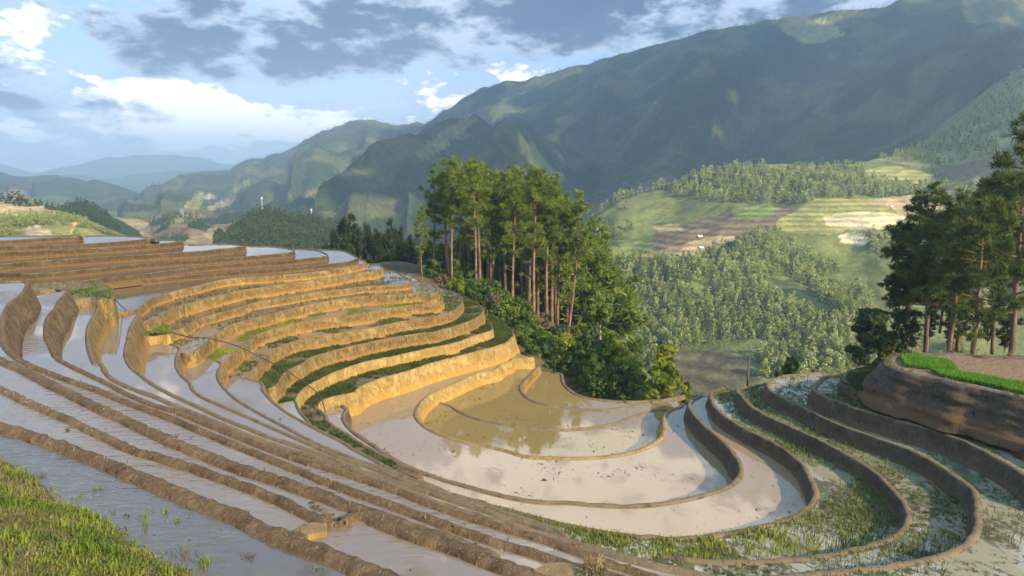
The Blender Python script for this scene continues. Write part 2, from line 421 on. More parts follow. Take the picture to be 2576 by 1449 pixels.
UF[8] = trace(('a', [(1485, 1066), (1560, 1054), (1640, 1042), (1750, 1015), (1850, 950), (1950, 882), (2150, 812), (2400, 745)]), ('b', [(0, 708), (150, 665), (330, 630), (600, 602), (900, 586), (1400, 546), (1800, 490), (2040, 442), (2128, 415)]), ('b', [(2125, 398), (2085, 380), (2000, 372)]))
UF[9] = trace(('a', [(1790, 1190), (1890, 1168), (2050, 1100), (2300, 980)]), ('b', [(0, 902), (280, 830), (550, 770), (900, 725), (1200, 680), (1600, 620), (2000, 555), (2230, 525), (2345, 492)]), ('b', [(2340, 474), (2275, 438), (2150, 430), (2060, 440)]))
UF[10] = trace(('d', [(820, 262), (915, 243), (1050, 208), (1150, 140), (1300, 70)]), ('b', [(300, 1050), (550, 985), (700, 930), (1100, 870), (1500, 800), (2000, 740), (2200, 714)]), ('c', [(300, 458), (500, 450), (700, 435), (790, 408)]), ('c', [(770, 378), (680, 328), (590, 278), (560, 264), (430, 268)]))
UF[11] = trace(('d', [(1050, 515), (1120, 528), (1215, 500), (1300, 430), (1400, 345), (1550, 230), (1700, 150), (1900, 90)]), ('b', [(500, 1190), (800, 1110), (1000, 1055), (1500, 940), (2000, 860), (2300, 836)]), ('c', [(150, 595), (400, 580), (700, 568), (920, 548), (1050, 558), (1125, 505)]), ('c', [(1100, 462), (1050, 430), (900, 388), (780, 320), (640, 288)]))
UF[12] = trace(('d', [(1540, 640), (1600, 610), (1700, 545), (1850, 430), (1930, 340), (2050, 270), (2300, 190)]), ('b', [(900, 1285), (1200, 1200), (1500, 1150), (1800, 1110), (2200, 1050)]), ('c', [(0, 828), (400, 762), (800, 705), (1080, 680), (1170, 652)]), ('c', [(1190, 620), (1160, 560), (1150, 500)]))
UF[13] = trace(('d', [(1840, 820), (1880, 795), (1960, 740), (2080, 600), (2200, 500), (2400, 400)]), ('e', [(100, 265), (300, 190), (600, 130), (1000, 70), (1300, 18)]), ('c', [(700, 910), (1000, 870), (1250, 815), (1380, 740), (1440, 650)]), ('c', [(1400, 570), (1300, 528), (1200, 500), (1100, 470)]))
UF[14] = trace(('d', [(2170, 980), (2230, 950), (2310, 880), (2345, 800)]), ('e', [(110, 622), (180, 575), (350, 490), (450, 420), (700, 340), (1000, 265), (1400, 180), (1900, 100)]), ('c', [(1050, 1058), (1200, 1020), (1500, 925), (1650, 850), (1712, 785)]), ('c', [(1690, 725), (1580, 655), (1480, 605), (1440, 590)]))
UF[15] = trace(('e', [(265, 950), (290, 900), (340, 840), (420, 775), (550, 705), (750, 610), (1000, 520), (1200, 460), (1600, 380), (2000, 290), (2300, 230)]), ('c', [(1300, 1190), (1600, 1100), (1760, 1050), (1822, 1020)]), ('c', [(1815, 960), (1780, 900), (1720, 840)]))
UF[16] = trace(('e', [(545, 1015), (620, 960), (750, 915), (870, 893), (1000, 870), (1090, 790), (1200, 740), (1400, 670), (1700, 590), (2000, 490)]), ('f', [(900, 195), (1200, 120), (1380, 50)]), ('c', [(2060, 1140), (2105, 1075), (2070, 1020), (2020, 975), (1940, 920), (1880, 870), (1800, 830)]))

ords = ['topmost', 'second highest', 'third', 'fourth', 'fifth', 'sixth', 'seventh', 'eighth', 'ninth', 'tenth', 'eleventh', 'twelfth', 'thirteenth', 'fourteenth', 'fifteenth', 'lowest']
GL = 'earth banks stepping down the left hillside'
UL = {1: 'low dark earth bank around the topmost pool at the upper left edge', 2: 'dark earth bank below the topmost pool, its tip pointing at the valley',
      3: 'dark brown bank, third from the top, its blunt tip holding a small bright pool', 4: 'brown bank with a rounded broken left end, fourth from the top of the left hill',
      5: 'long brown bank, fifth from the top, curling around a white pool at its right tip', 6: 'brown bank, sixth from the top, ending in a round tongue of bright water',
      7: 'brown bank, seventh from the top, rimming the wide pale pool nearest the small dark pines',
      8: 'eighth bank from the top, curling around the big reflecting pool right of the grassy mound',
      9: 'ninth bank from the top, lit gold at its left end above the small grass patch',
      10: 'tenth bank from the top, rimming the bright debris-flecked pool at its right tip',
      11: 'eleventh bank from the top, starting at the rope and ending in a grey mud pool',
      12: 'twelfth bank from the top, directly below the long bright green strip',
      13: 'thirteenth bank from the top, its tall rounded corner holding a dark green pool',
      14: 'fourteenth bank from the top, its bulging rounded left end beside the straight mud bund',
      15: 'golden bank between the two lowest weedy strips, third tallest wall above the pond',
      16: 'tallest golden earth wall, directly above the ochre pond water'}
mats = {i: 'earth_shaded' if i <= 7 else 'earth' for i in range(1, 17)}; mats[15] = mats[16] = 'earth_sunlit'
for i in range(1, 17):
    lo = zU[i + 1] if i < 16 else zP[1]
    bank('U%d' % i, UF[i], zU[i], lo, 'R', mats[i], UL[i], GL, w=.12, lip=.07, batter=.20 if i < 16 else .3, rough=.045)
wU = {1: 'water_sky', 2: 'water_sky', 3: 'water_sky', 4: 'water_sky', 5: 'water_sky', 6: 'water_sky', 7: 'water_sky', 8: 'water_sky', 9: 'water_sky', 10: 'water_sky', 11: 'mudwater', 12: 'mudwater', 13: 'mudwater', 14: 'mud', 15: 'mud', 16: 'mud'}
for i in range(1, 17):
    P = [tuple(p) for p in LINES['U%d' % i]]
    if i == 8: P += pz(zU[8], ('a', [(1400, 700), (-300, 700), (-300, 900), (1300, 1000)]))
    if i >= 9:
        up = LINES['U%d' % (i - 1)][::-1]
        P += [tuple(p) for p in up]
    nm = 'paddy_water' if i < 14 else 'mud'
    if i >= 9:                                     # two rims can cross: use two overlapping sheets instead of one ring
        own = LINES['U%d' % i]
        sheet(nm, [tuple(p) for p in own] + [tuple(p) for p in LINES['U%d' % (i - 1)][::-1]], zU[i], wU[i], 'flooded strip of the left hillside terraces' if i < 14 else 'muddy planted strip of the left hillside terraces', 'water' if i < 14 else 'mud')
    else:
        sheet(nm, P, zU[i], wU[i], 'still pool behind the %s bank of the left hill' % ords[i - 1], 'water')

# ---- long strips in the foreground
BS = {}
BS['a'] = trace(('R3', [(-500, 230), (0, 300), (300, 378), (600, 488), (900, 600), (1200, 730), (1500, 850), (1800, 960), (2000, 1060)]), ('R4', [(314, 1145), (600, 1245), (900, 1370), (1200, 1500), (1600, 1680)]))
BS['b'] = trace(('R3', [(-500, -180), (0, 18), (200, 110), (500, 240), (800, 380), (1000, 470), (1200, 530), (1400, 592), (1700, 690), (2000, 800), (2200, 890), (2400, 990), (2520, 1045)]))
BS['c'] = trace(('R1', [(-500, 800), (0, 1000), (200, 1085), (420, 1199)]), ('g1', [(0, 665), (150, 720), (350, 810), (600, 900), (900, 1010), (1200, 1100), (1450, 1180), (1700, 1270), (2000, 1370)]), ('g2', [(0, 820), (200, 890), (400, 960), (700, 1070), (1000, 1170), (1250, 1260), (1450, 1340), (1700, 1430), (1900, 1500)]))
BS['a2'] = trace(('R4', [(690, 1030), (740, 968), (850, 950), (950, 988), (1100, 1048), (1300, 1120), (1500, 1182), (1700, 1255), (1900, 1325), (2100, 1400), (2250, 1447), (2600, 1560)]))
BS['d'] = trace(('a', [(-300, 668), (0, 655), (290, 645), (345, 668), (330, 740), (260, 830), (130, 930), (65, 1040), (35, 1150), (30, 1300), (40, 1400)]), ('R1', [(30, 890), (80, 950), (200, 1030), (400, 1112)]), ('d', [(0, 985), (300, 1108)]), ('g1', [(0, 385), (200, 470), (500, 590), (800, 710), (1100, 830), (1400, 950), (1700, 1070), (2000, 1190), (2254, 1285)]), ('g2', [(300, 740), (600, 850), (900, 960), (1200, 1070), (1500, 1170), (1800, 1270), (2000, 1335)]), ('g3', [(300, 1062), (700, 1190), (1000, 1285), (1400, 1400), (1800, 1520)]))
BS['e'] = trace(('a', [(870, 760), (840, 820), (760, 900), (720, 990), (640, 1080), (595, 1180), (590, 1300), (605, 1400)]), ('R1', [(370, 880), (410, 965), (450, 1005)]), ('d', [(0, 845), (150, 918), (300, 1000), (500, 1090), (700, 1170)]), ('g1', [(0, 282), (200, 360), (500, 480), (800, 600), (1100, 720), (1400, 830), (1700, 930), (2000, 1020), (2254, 1095)]), ('g2', [(300, 550), (600, 650), (900, 770), (1200, 880), (1500, 980), (1800, 1070), (2000, 1135)]), ('g3', [(300, 860), (600, 950), (900, 1060), (1200, 1160), (1500, 1270), (1800, 1360), (2050, 1445), (2500, 1600)]))
BS['f'] = trace(('a', [(1285, 930), (1240, 1040), (1180, 1140), (1135, 1250), (1125, 1400)]), ('R1', [(662, 880), (682, 965), (730, 1042)]), ('d', [(0, 645), (60, 740), (150, 830), (300, 910), (500, 990), (700, 1060)]), ('g1', [(0, 212), (300, 330), (600, 450), (900, 570), (1200, 690), (1500, 790), (1800, 880), (2100, 970), (2254, 1010)]), ('g2', [(200, 440), (400, 515), (700, 640), (1000, 760), (1300, 868), (1600, 965), (1900, 1058)]), ('g3', [(0, 715), (300, 815), (600, 895), (900, 975), (1200, 1055), (1500, 1145), (1800, 1225), (2100, 1300), (2576, 1400), (3200, 1560)]))
BS['g'] = trace(('d', [(500, 5), (470, 50), (430, 110), (390, 190), (360, 330), (332, 440), (325, 530), (350, 610), (400, 690), (500, 770), (600, 850), (700, 920)]), ('g1', [(0, 95), (300, 230), (600, 370), (900, 490), (1200, 610), (1500, 710), (1800, 810), (2050, 900), (2150, 950), (2300, 1005)]), ('g2', [(200, 428), (400, 472), (600, 558), (900, 642), (1200, 742), (1500, 842), (1800, 932), (1932, 985)]), ('g3', [(0, 620), (300, 722), (600, 832), (700, 885), (800, 935), (900, 1000)]))
BS['h'] = trace(('d', [(780, 340), (870, 380), (1000, 432), (1020, 475), (990, 550), (980, 650), (1000, 720), (1050, 800), (1150, 890)]), ('g1', [(225, 10), (350, 110), (600, 220), (900, 350), (1200, 480), (1500, 610), (1800, 740), (2100, 870), (2254, 925)]), ('g2', [(0, 275), (300, 382), (600, 500), (900, 592), (1120, 675), (1400, 780), (1700, 880)]))
BS['i'] = trace(('d', [(1215, 560), (1350, 592), (1500, 612), (1562, 655), (1522, 750), (1520, 830), (1560, 910)]), ('g1', [(650, 10), (750, 110), (1000, 270), (1300, 430), (1600, 590), (1900, 740), (2200, 860)]), ('g2', [(0, 240), (300, 340), (600, 442), (900, 562), (1100, 650), (1300, 732), (1600, 820), (1900, 902)]), ('g3', [(0, 590), (300, 682), (600, 782), (750, 842), (835, 925), (900, 985)]))
BS['j'] = trace(('d', [(1680, 828), (1750, 812), (1850, 830), (2000, 870), (2082, 892), (2090, 960)]), ('g1', [(1120, 0), (1220, 130), (1400, 280), (1600, 400), (1900, 560), (2200, 710)]), ('g2', [(0, 112), (250, 242), (450, 352), (600, 432), (800, 522), (1000, 582), (1300, 705)]))
BS['v'] = trace(('e', [(245, 945), (270, 985), (290, 1050), (330, 1120), (380, 1180), (430, 1235), (480, 1300), (540, 1380)]))
BS['t'] = trace(('e', [(515, 1020), (540, 1060), (650, 1150), (680, 1230), (780, 1310), (900, 1380)]), ('R4', [(600, 290), (700, 370), (900, 480), (1100, 580), (1220, 632), (1280, 655)]))
GS = 'mud bunds between the long foreground strips'
SL = {'a': 'thick brown mud bund nearest the grass bank, crossing the bottom left', 'b': 'brown mud bund ending at the orange block, second from the grass bank',
      'c': 'broad grey mud bund, third up from the grass at the left edge', 'a2': 'thick mud bund with a blunt orange end starting right of the small gap',
      'd': 'bund whose tall curved wall bounds the leftmost pool, then runs down to the bottom', 'e': 'bund whose curved wall starts at the left end of the grassy mound',
      'f': 'bund with a tan curved wall starting under the right end of the grassy mound', 'g': 'bund with a tall S-shaped wall dropping to the small orange cross bank',
      'h': 'thin dark bund starting at the orange cross bank below the small grass patch', 'i': 'thin dark bund starting where the rope meets the terraces',
      'j': 'thin bund with a square corner, the last before the narrow weedy strips', 'v': 'short dark bund on the left of the narrow green strip', 't': 'dark bund on the right of the narrow green strip, ending in a lit blunt tip'}
SZ = {'a': ('A', '00'), 'b': ('00', 0), 'a2': ('00', 1), 'c': (0, 1), 'd': (1, 2), 'e': (2, 3), 'f': (3, 4), 'g': (4, 5), 'h': (5, 6), 'i': (6, 7), 'j': (7, 8), 'v': (8, 9)}
for k, (u, l) in SZ.items():
    near = k in 'abc' or k == 'a2'
    bank('S' + k, BS[k], zS[u], zS[l], 'L', 'earth_bund' if near or k in 'de' else 'earth', SL[k], GS, w={'a': .15, 'a2': .15, 'b': .11, 'c': .16}.get(k, .11), lip={'a': .08, 'a2': .08, 'b': .07, 'c': .08}.get(k, .07),
         batter=.35, rough={'a': .030, 'a2': .030, 'b': .026, 'c': .026}.get(k, .016), cat='mud bund', cut=near or k in 'de', step=.065 if near else None)
bank('St', BS['t'], zS[9], zQ[1], 'L', 'earth', SL['t'], GS, w=.16, lip=.1, batter=.3, rough=.05, cat='mud bund')
def L_(k): return [tuple(p) for p in LINES[k]]
sheet('paddy_water', L_('Sa') + [tuple(onz(600, 700, zS['A'])[:2]), tuple(onz(0, 760, zS['A'])[:2]), tuple(onz(-250, 480, zS['A'])[:2])], zS['A'], 'water_ripple', 'murky water strip between the grass bank and the first bund')
sheet('paddy_water', L_('Sa') + (L_('Sb') + L_('Sa2'))[::-1], zS['00'], 'water_strip', 'rippled water between the two nearest bunds')
sheet('paddy_water', L_('Sb') + L_('Sa2')[:6] + L_('Sc')[::-1], zS[0], 'water_strip', 'thin water strip beside the broad grey bund')
sheet('paddy_water', L_('Sc') + L_('Sd')[::-1], zS[1], 'water_strip', 'leftmost pool and its long rippled strip')
sheet('paddy_water', L_('Sd') + L_('Se')[::-1], zS[2], 'water_strip', 'second long strip from the left')
sheet('paddy_water', L_('Se') + L_('Sf')[::-1], zS[3], 'water', 'third long strip from the left')
sheet('paddy_water', L_('Sf') + L_('Sg')[::-1], zS[4], 'water', 'fourth long strip from the left')
sheet('paddy_water', L_('Sg') + L_('Sh')[::-1], zS[5], 'water', 'fifth long strip, ending at the small orange bank')
sheet('paddy_water', L_('Sh') + L_('Si')[::-1], zS[6], 'water', 'sixth long strip from the left')
sheet('paddy_water', L_('Si') + L_('Sj')[::-1], zS[7], 'water', 'seventh long strip, pale and smooth')
sheet('paddy_water', L_('Sj') + L_('Sv')[::-1] , zS[8], 'water_weed2', 'narrow weedy water strip')
sheet('mud', L_('Sv') + pz(zS[9], ('R4', [(700, 480), (1000, 620), (1290, 720)])) + L_('St')[::-1], zS[9], 'mud', 'narrow green strip of mud', 'mud')

# ---- ponds at the foot and the right hill
BQ = {}
BQ[1] = trace(('e', [(865, 1030), (925, 1075), (880, 1150), (900, 1230), (960, 1310), (1050, 1390)]), ('R4', [(780, 332), (900, 432), (1050, 532), (1200, 620), (1400, 692), (1600, 752), (1900, 832), (2200, 882)]), ('R5', [(0, 848), (300, 882), (600, 905), (900, 905), (1200, 862), (1450, 797), (1590, 725), (1630, 640), (1590, 540), (1500, 430), (1350, 305), (1270, 215), (1240, 150), (1275, 108), (1320, 90)]))
BQ[2] = trace(('g6', [(1010, 345), (850, 385), (795, 420), (785, 480), (830, 580), (900, 660), (1000, 740), (1200, 860), (1400, 960), (1700, 1120), (1900, 1270), (2000, 1370)]), ('R5', [(2140, 690), (2195, 800), (2170, 885), (2050, 980), (1850, 1050), (1600, 1102), (1350, 1142), (1150, 1155), (950, 1147), (700, 1120), (500, 1092), (300, 1052)]), ('g3', [(0, 560)]), ('g2', [(1900, 890), (1700, 815), (1500, 765), (1300, 720)]))
BQ[3] = trace(('g6', [(1500, 290), (1300, 335), (1160, 362), (1135, 400), (1180, 450), (1300, 580), (1450, 680), (1700, 800), (2000, 930), (2300, 1080)]), ('R6', [(1050, 800), (1120, 850), (1200, 930), (1270, 1010), (1303, 1075), (1300, 1130), (1260, 1190), (1150, 1245), (1000, 1285), (800, 1325), (600, 1350), (300, 1358), (60, 1345), (-150, 1320)]))
BQ[4] = trace(('g6', [(2250, 150), (1900, 178), (1700, 200), (1580, 250), (1520, 310), (1550, 380), (1640, 440), (1800, 520)]), ('R6', [(900, 568), (1100, 640), (1300, 712), (1450, 785), (1550, 852), (1645, 915), (1688, 965), (1702, 1040), (1700, 1140), (1675, 1215), (1600, 1282), (1450, 1335), (1250, 1375), (1000, 1405), (700, 1435), (350, 1470)]))
BQ[5] = trace(('g6', [(2576, 140), (2350, 175), (2220, 230), (2130, 320), (2115, 380), (2200, 430), (2330, 500)]), ('g4', [(0, 608), (200, 720), (450, 820), (750, 900), (1000, 970), (1300, 1060), (1600, 1150), (1900, 1270), (2200, 1425), (2500, 1600), (2900, 1900)]))
BQ[6] = trace(('g4', [(330, 330), (285, 395), (265, 455), (400, 520), (650, 630), (850, 710), (1100, 780), (1400, 842), (1700, 922), (2000, 1012), (2300, 1122), (2576, 1250), (3100, 1520)]))
BQ[7] = trace(('g4', [(3400, 165), (2576, 150), (2300, 142), (1960, 132), (1880, 102), (1600, 97), (1300, 103), (1000, 122), (880, 152), (825, 200), (845, 258), (1000, 322), (1200, 372), (1400, 402), (1600, 462), (1850, 530), (2000, 542), (2200, 592), (2400, 642), (2576, 682), (3100, 800)]))
GQ = 'curved earth banks around the pond and up the right hill'
QL = {1: 'bund curving round the near side and right end of the big cream pond', 2: 'second bund out from the pond, its outer foot set with yellow-green seedlings',
      3: 'third bank out from the pond, dark wall around the weedy seedling field', 4: 'fourth bank out from the pond, lit orange where it bends at the bottom right',
      5: 'fifth bank up the right hill, long shaded wall running off the right edge', 6: 'bank with an orange clay end just below the tall ragged wall on the right',
      7: 'tall ragged brown wall holding the ploughed field with the bright green seedbed'}
for i in range(1, 8):
    lo = zP[1] if i == 1 else zQ[i - 1]
    bank('Q%d' % i, BQ[i], zQ[i], lo, 'L' if i == 1 else 'R', 'earth_grey' if i not in (6, 7) else 'earth_red', QL[i], GQ, w=.20 if i < 7 else .4, lip=.09, batter=.25 if i < 7 else .62, rough=.045 if i < 7 else .10, nw=7 if i < 7 else 16, layer=0. if i < 6 else .16)
BP = {}
BP[2] = trace(('R5', [(1190, 140), (1180, 165), (1100, 190), (1052, 245), (1050, 345), (1015, 408), (900, 475), (750, 520), (500, 546), (300, 550), (0, 536)]), ('R4', [(2200, 525), (1900, 485), (1600, 425), (1400, 357), (1290, 288), (1252, 230), (1280, 150)]), ('f', [(190, 985), (230, 900), (320, 780), (430, 702), (650, 608), (850, 518), (1000, 458), (1240, 400), (1290, 350), (1420, 300), (1445, 262), (1640, 258), (1720, 250)]))
BP[3] = trace(('f', [(420, 820), (600, 850), (720, 920), (900, 1010), (1200, 1088), (1500, 1130), (1800, 1163), (2100, 1172)]), ('R5', [(100, 332), (300, 338), (500, 323), (700, 283), (850, 230), (950, 194), (1060, 188)]))
BP[4] = trace(('f', [(1785, 355), (1700, 450), (1590, 570), (1555, 640), (1600, 730), (1700, 800), (1900, 860), (2200, 900)]), ('R5', [(0, 98), (150, 158), (400, 183), (600, 188), (800, 163), (1000, 123), (1140, 96)]))
BP[5] = trace(('f', [(1960, 440), (2075, 465), (2090, 540), (2150, 640), (2300, 740)]), ('R5', [(330, 45), (420, 88), (600, 118), (800, 128), (1000, 116), (1120, 100), (1200, 80)]))
PL = {2: 'lit golden bund looping round the ochre inner pond', 3: 'thin dark bund crossing the inner pond where the pines are mirrored', 4: 'bund with a lit clay face around the back pool under the shrubs', 5: 'outermost low bund at the valley side of the back pool'}
for i, (u, l, s, w) in {2: (zP[1], zP[2], 'R', .26), 3: (zP[2], zP[3], 'L', .2), 4: (zP[3], zP[4], 'L', .26), 5: (zP[4], zP[4] - 1.0, 'L', .26)}.items():
    bank('P%d' % i, BP[i], u, l, s, 'earth_sunlit' if i == 2 else 'earth', PL[i], 'low bunds dividing the pond', w=w * .8, lip=.09, batter=.4 if i in (2, 4) else .2, rough=.04, cat='mud bund')
sheet('pond', L_('Q1') + L_('P2') + pz(zP[1], ('r', [(512, 352), (470, 352), (400, 372), (330, 398)])), zP[1], 'water_pond', 'big cream pond at the foot of the terraces', 'pond')
def near_i(k, p): return int(np.argmin(np.hypot(LINES[k][:, 0] - p[0], LINES[k][:, 1] - p[1])))
il = near_i('P2', LINES['P3'][0]); ir = near_i('P2', LINES['P3'][-1])
P2l = L_('P2')
sheet('pond', P2l[ir:il + 1] + L_('P3'), zP[2], 'water_ochre', 'ochre inner pond mirroring the pines', 'pond')
sheet('pond', L_('P3') + P2l[:ir + 1][::-1] + L_('P4')[::-1] + P2l[il:][::-1], zP[3], 'water_ochre', 'shallow ochre pool beyond the thin dark bund', 'pond')
sheet('pond', L_('P4') + L_('P5')[::-1], zP[4], 'water_ochre', 'dark back pool under the shrubs', 'pond')
sheet('paddy_water', L_('Q1') + L_('Q2') + L_('St')[::-1], zQ[1], 'water_pond', 'pale strip of water wrapped around the big pond')
sheet('paddy_water', L_('Q2') + pz(zQ[2], ('r', [(480, 525), (560, 565), (640, 600)])) + L_('Q3')[::-1], zQ[2], 'water_weed', 'seedling field full of weeds and mud clods')
sheet('paddy_water', L_('Q3') + pz(zQ[3], ('r', [(600, 580), (700, 630)])) + L_('Q4')[::-1], zQ[3], 'water_weed', 'weedy flooded strip with a blue reflection')
sheet('paddy_water', L_('Q4') + pz(zQ[4], ('r', [(650, 640), (850, 760), (1250, 800), (1250, 560)])) + L_('Q5')[::-1], zQ[4], 'water_weed', 'flooded strip reaching the right edge')
sheet('paddy_water', L_('Q5') + L_('Q6')[::-1], zQ[5], 'water_weed', 'fifth strip up the right hill')
i7 = near_i('Q7', onz(824 + 825 * S8, 345 + 200 * S8, zQ[7]))
Q7l = L_('Q7')
sheet('mud', L_('Q6') + Q7l[i7:][::-1], zQ[6], 'mud', 'muddy ledge below the tall ragged wall', 'mud')
M['plough'] = plain_mat('ploughed_soil', (.15, .095, .055), (.29, .19, .115), 9.0, .95, 1.0, dist=.05)
sheet('ploughed_field', Q7l, zQ[7], 'plough', 'brown ploughed field on the right hilltop', 'field')

# ------------------------------------------------------------------ ground under and around the terraces
def cp(px, py, D=None, z=None, dz=0):
    p = atd(px, py, D) if D is not None else onz(px, py, z)
    CTRL.append((p[0], p[1], p[2] + dz))
for m_x, m_y, D in [(1060, 690, 78), (1130, 715, 80), (1200, 720, 80), (1290, 765, 79), (1340, 800, 79), (1390, 835, 79), (1435, 860, 80), (1500, 915, 76), (1560, 985, 66), (1640, 1008, 58), (1700, 1010, 52),
                    (1150, 725, 70), (1220, 770, 68), (1310, 850, 64), (1360, 900, 62), (1430, 950, 60)]:
    cp(m_x * .39752, m_y * .39752, D)
for m_x, m_y, D in [(1000, 660, 95), (1100, 700, 100), (1250, 790, 102), (1350, 870, 100), (1440, 940, 96), (1560, 1070, 78), (1700, 1090, 62), (1800, 1060, 58), (1950, 1020, 56), (2100, 980, 54), (2250, 930, 46), (2400, 930, 48), (2576, 940, 50), (2900, 960, 52)]:
    cp(m_x * .39752, m_y * .39752, D)
NPX = len(CTRL)
for x, y, z in [(-70, 80, -9), (-45, 84, -9), (-20, 88, -9), (-5, 92, -10), (-90, 100, -24), (-50, 110, -28), (0, 115, -28), (30, 115, -34), (60, 95, -34), (85, 90, -30), (-110, 60, -6), (-100, 30, -5), (110, 60, -22), (110, 30, -12),
                (-90, 150, -60), (-40, 150, -62), (10, 150, -64), (60, 150, -66), (110, 150, -66), (-140, 150, -60), (-140, 60, -10), (-60, 10, -4), (-30, 4, -3.6), (40, 8, -8), (70, 12, -9), (0, -10, -3.5), (40, -10, -7), (-40, -10, -3), (110, 0, -9), (120, 100, -40)]:
    CTRL.append((x, y, z))
for x in range(14, 130, 8):
    for y, z in ((64, -20), (74, -30), (86, -40), (100, -50), (120, -60), (140, -68), (158, -74)):
        if y > 58 + max(0, x - 30) * .1: CTRL.append((x, y, z))
for x in range(-150, 14, 10):
    for y, z in ((118, -36), (138, -54), (158, -72)): CTRL.append((x, y, z))
C = np.array(CTRL)
gx = np.arange(-150, 131, 1.6); gy = np.arange(-12, 161, 1.6)
GX, GY = np.meshgrid(gx, gy); GZ = np.zeros_like(GX); W = np.zeros_like(GX)
C[NPX:, 2] -= SH * np.clip(C[NPX:, 1], 0, None)
for cx, cy, cz in C:
    w = 1.0 / ((GX - cx) ** 2 + (GY - cy) ** 2 + .3) ** 2
    GZ += w * cz; W += w
GZ /= W
for P, z in POLYS:
    x0, y0 = P.min(0) - 3; x1, y1 = P.max(0) + 3
    sub = (GX > x0) & (GX < x1) & (GY > y0) & (GY < y1)
    ins = np.zeros_like(sub)
    for ox, oy in ((0, 0), (1.6, 0), (-1.6, 0), (0, 1.6), (0, -1.6)):
        ins[sub] |= inpoly(P, GX[sub] + ox, GY[sub] + oy)
    GZ[ins] = np.minimum(GZ[ins], z - .35)
def gz(x, y):
    i = np.clip((y - gy[0]) / 1.6, 0, len(gy) - 1.001); j = np.clip((x - gx[0]) / 1.6, 0, len(gx) - 1.001)
    a = int(i); b = int(j); fi = i - a; fj = j - b
    return (GZ[a, b] * (1 - fj) + GZ[a, b + 1] * fj) * (1 - fi) + (GZ[a + 1, b] * (1 - fj) + GZ[a + 1, b + 1] * fj) * fi
nx, ny = len(gx), len(gy)
idx = np.arange(nx * ny).reshape(ny, nx)
F = np.stack([idx[:-1, :-1], idx[:-1, 1:], idx[1:, 1:], idx[1:, :-1]], -1).reshape(-1, 4)
tag(mk('ground', np.stack([GX, GY, GZ], -1).reshape(-1, 3), F, M['ground'], smooth=True), 'soil of the terraced hillside', 'ground', None, 'structure')

# grass bank under the camera
edge = smooth_line(np.array([onz(x, y, zS['A'] - .02)[:2] for x, y in [(-120, 420), (-40, 446), (0, 468), (30, 487), (60, 508), (90, 527), (120, 547), (150, 565), (178, 585), (215, 620)]]), .12)
rows = 46; ne = len(edge)
inw = np.array([-.62, -.78])
V = np.zeros((rows, ne, 3))
for r in range(rows):
    q = r / (rows - 1) * 5.0
    for i in range(ne):
        x, y = edge[i] + inw * (q - .25)
        z = zS['A'] - .12 + 1.25 * (1 - math.exp(-q * .55)) + .10 * fbm((x * 1.1, y * 1.1, 3.3), 4) * min(1, q) + .04 * fbm((x * 4, y * 4, 1), 3)
        V[r, i] = (x, y, z)
idx = np.arange(rows * ne).reshape(rows, ne)
F = np.stack([idx[:-1, :-1], idx[:-1, 1:], idx[1:, 1:], idx[1:, :-1]], -1).reshape(-1, 4)
M['turf'] = plain_mat('turf_soil', (.08, .075, .025), (.17, .13, .06), 2.2, .95, .8)
tag(mk('grass_bank', V.reshape(-1, 3), F, M['turf'], smooth=True), 'grassy bank in the bottom left corner', 'bank', None, 'structure')
GB = V

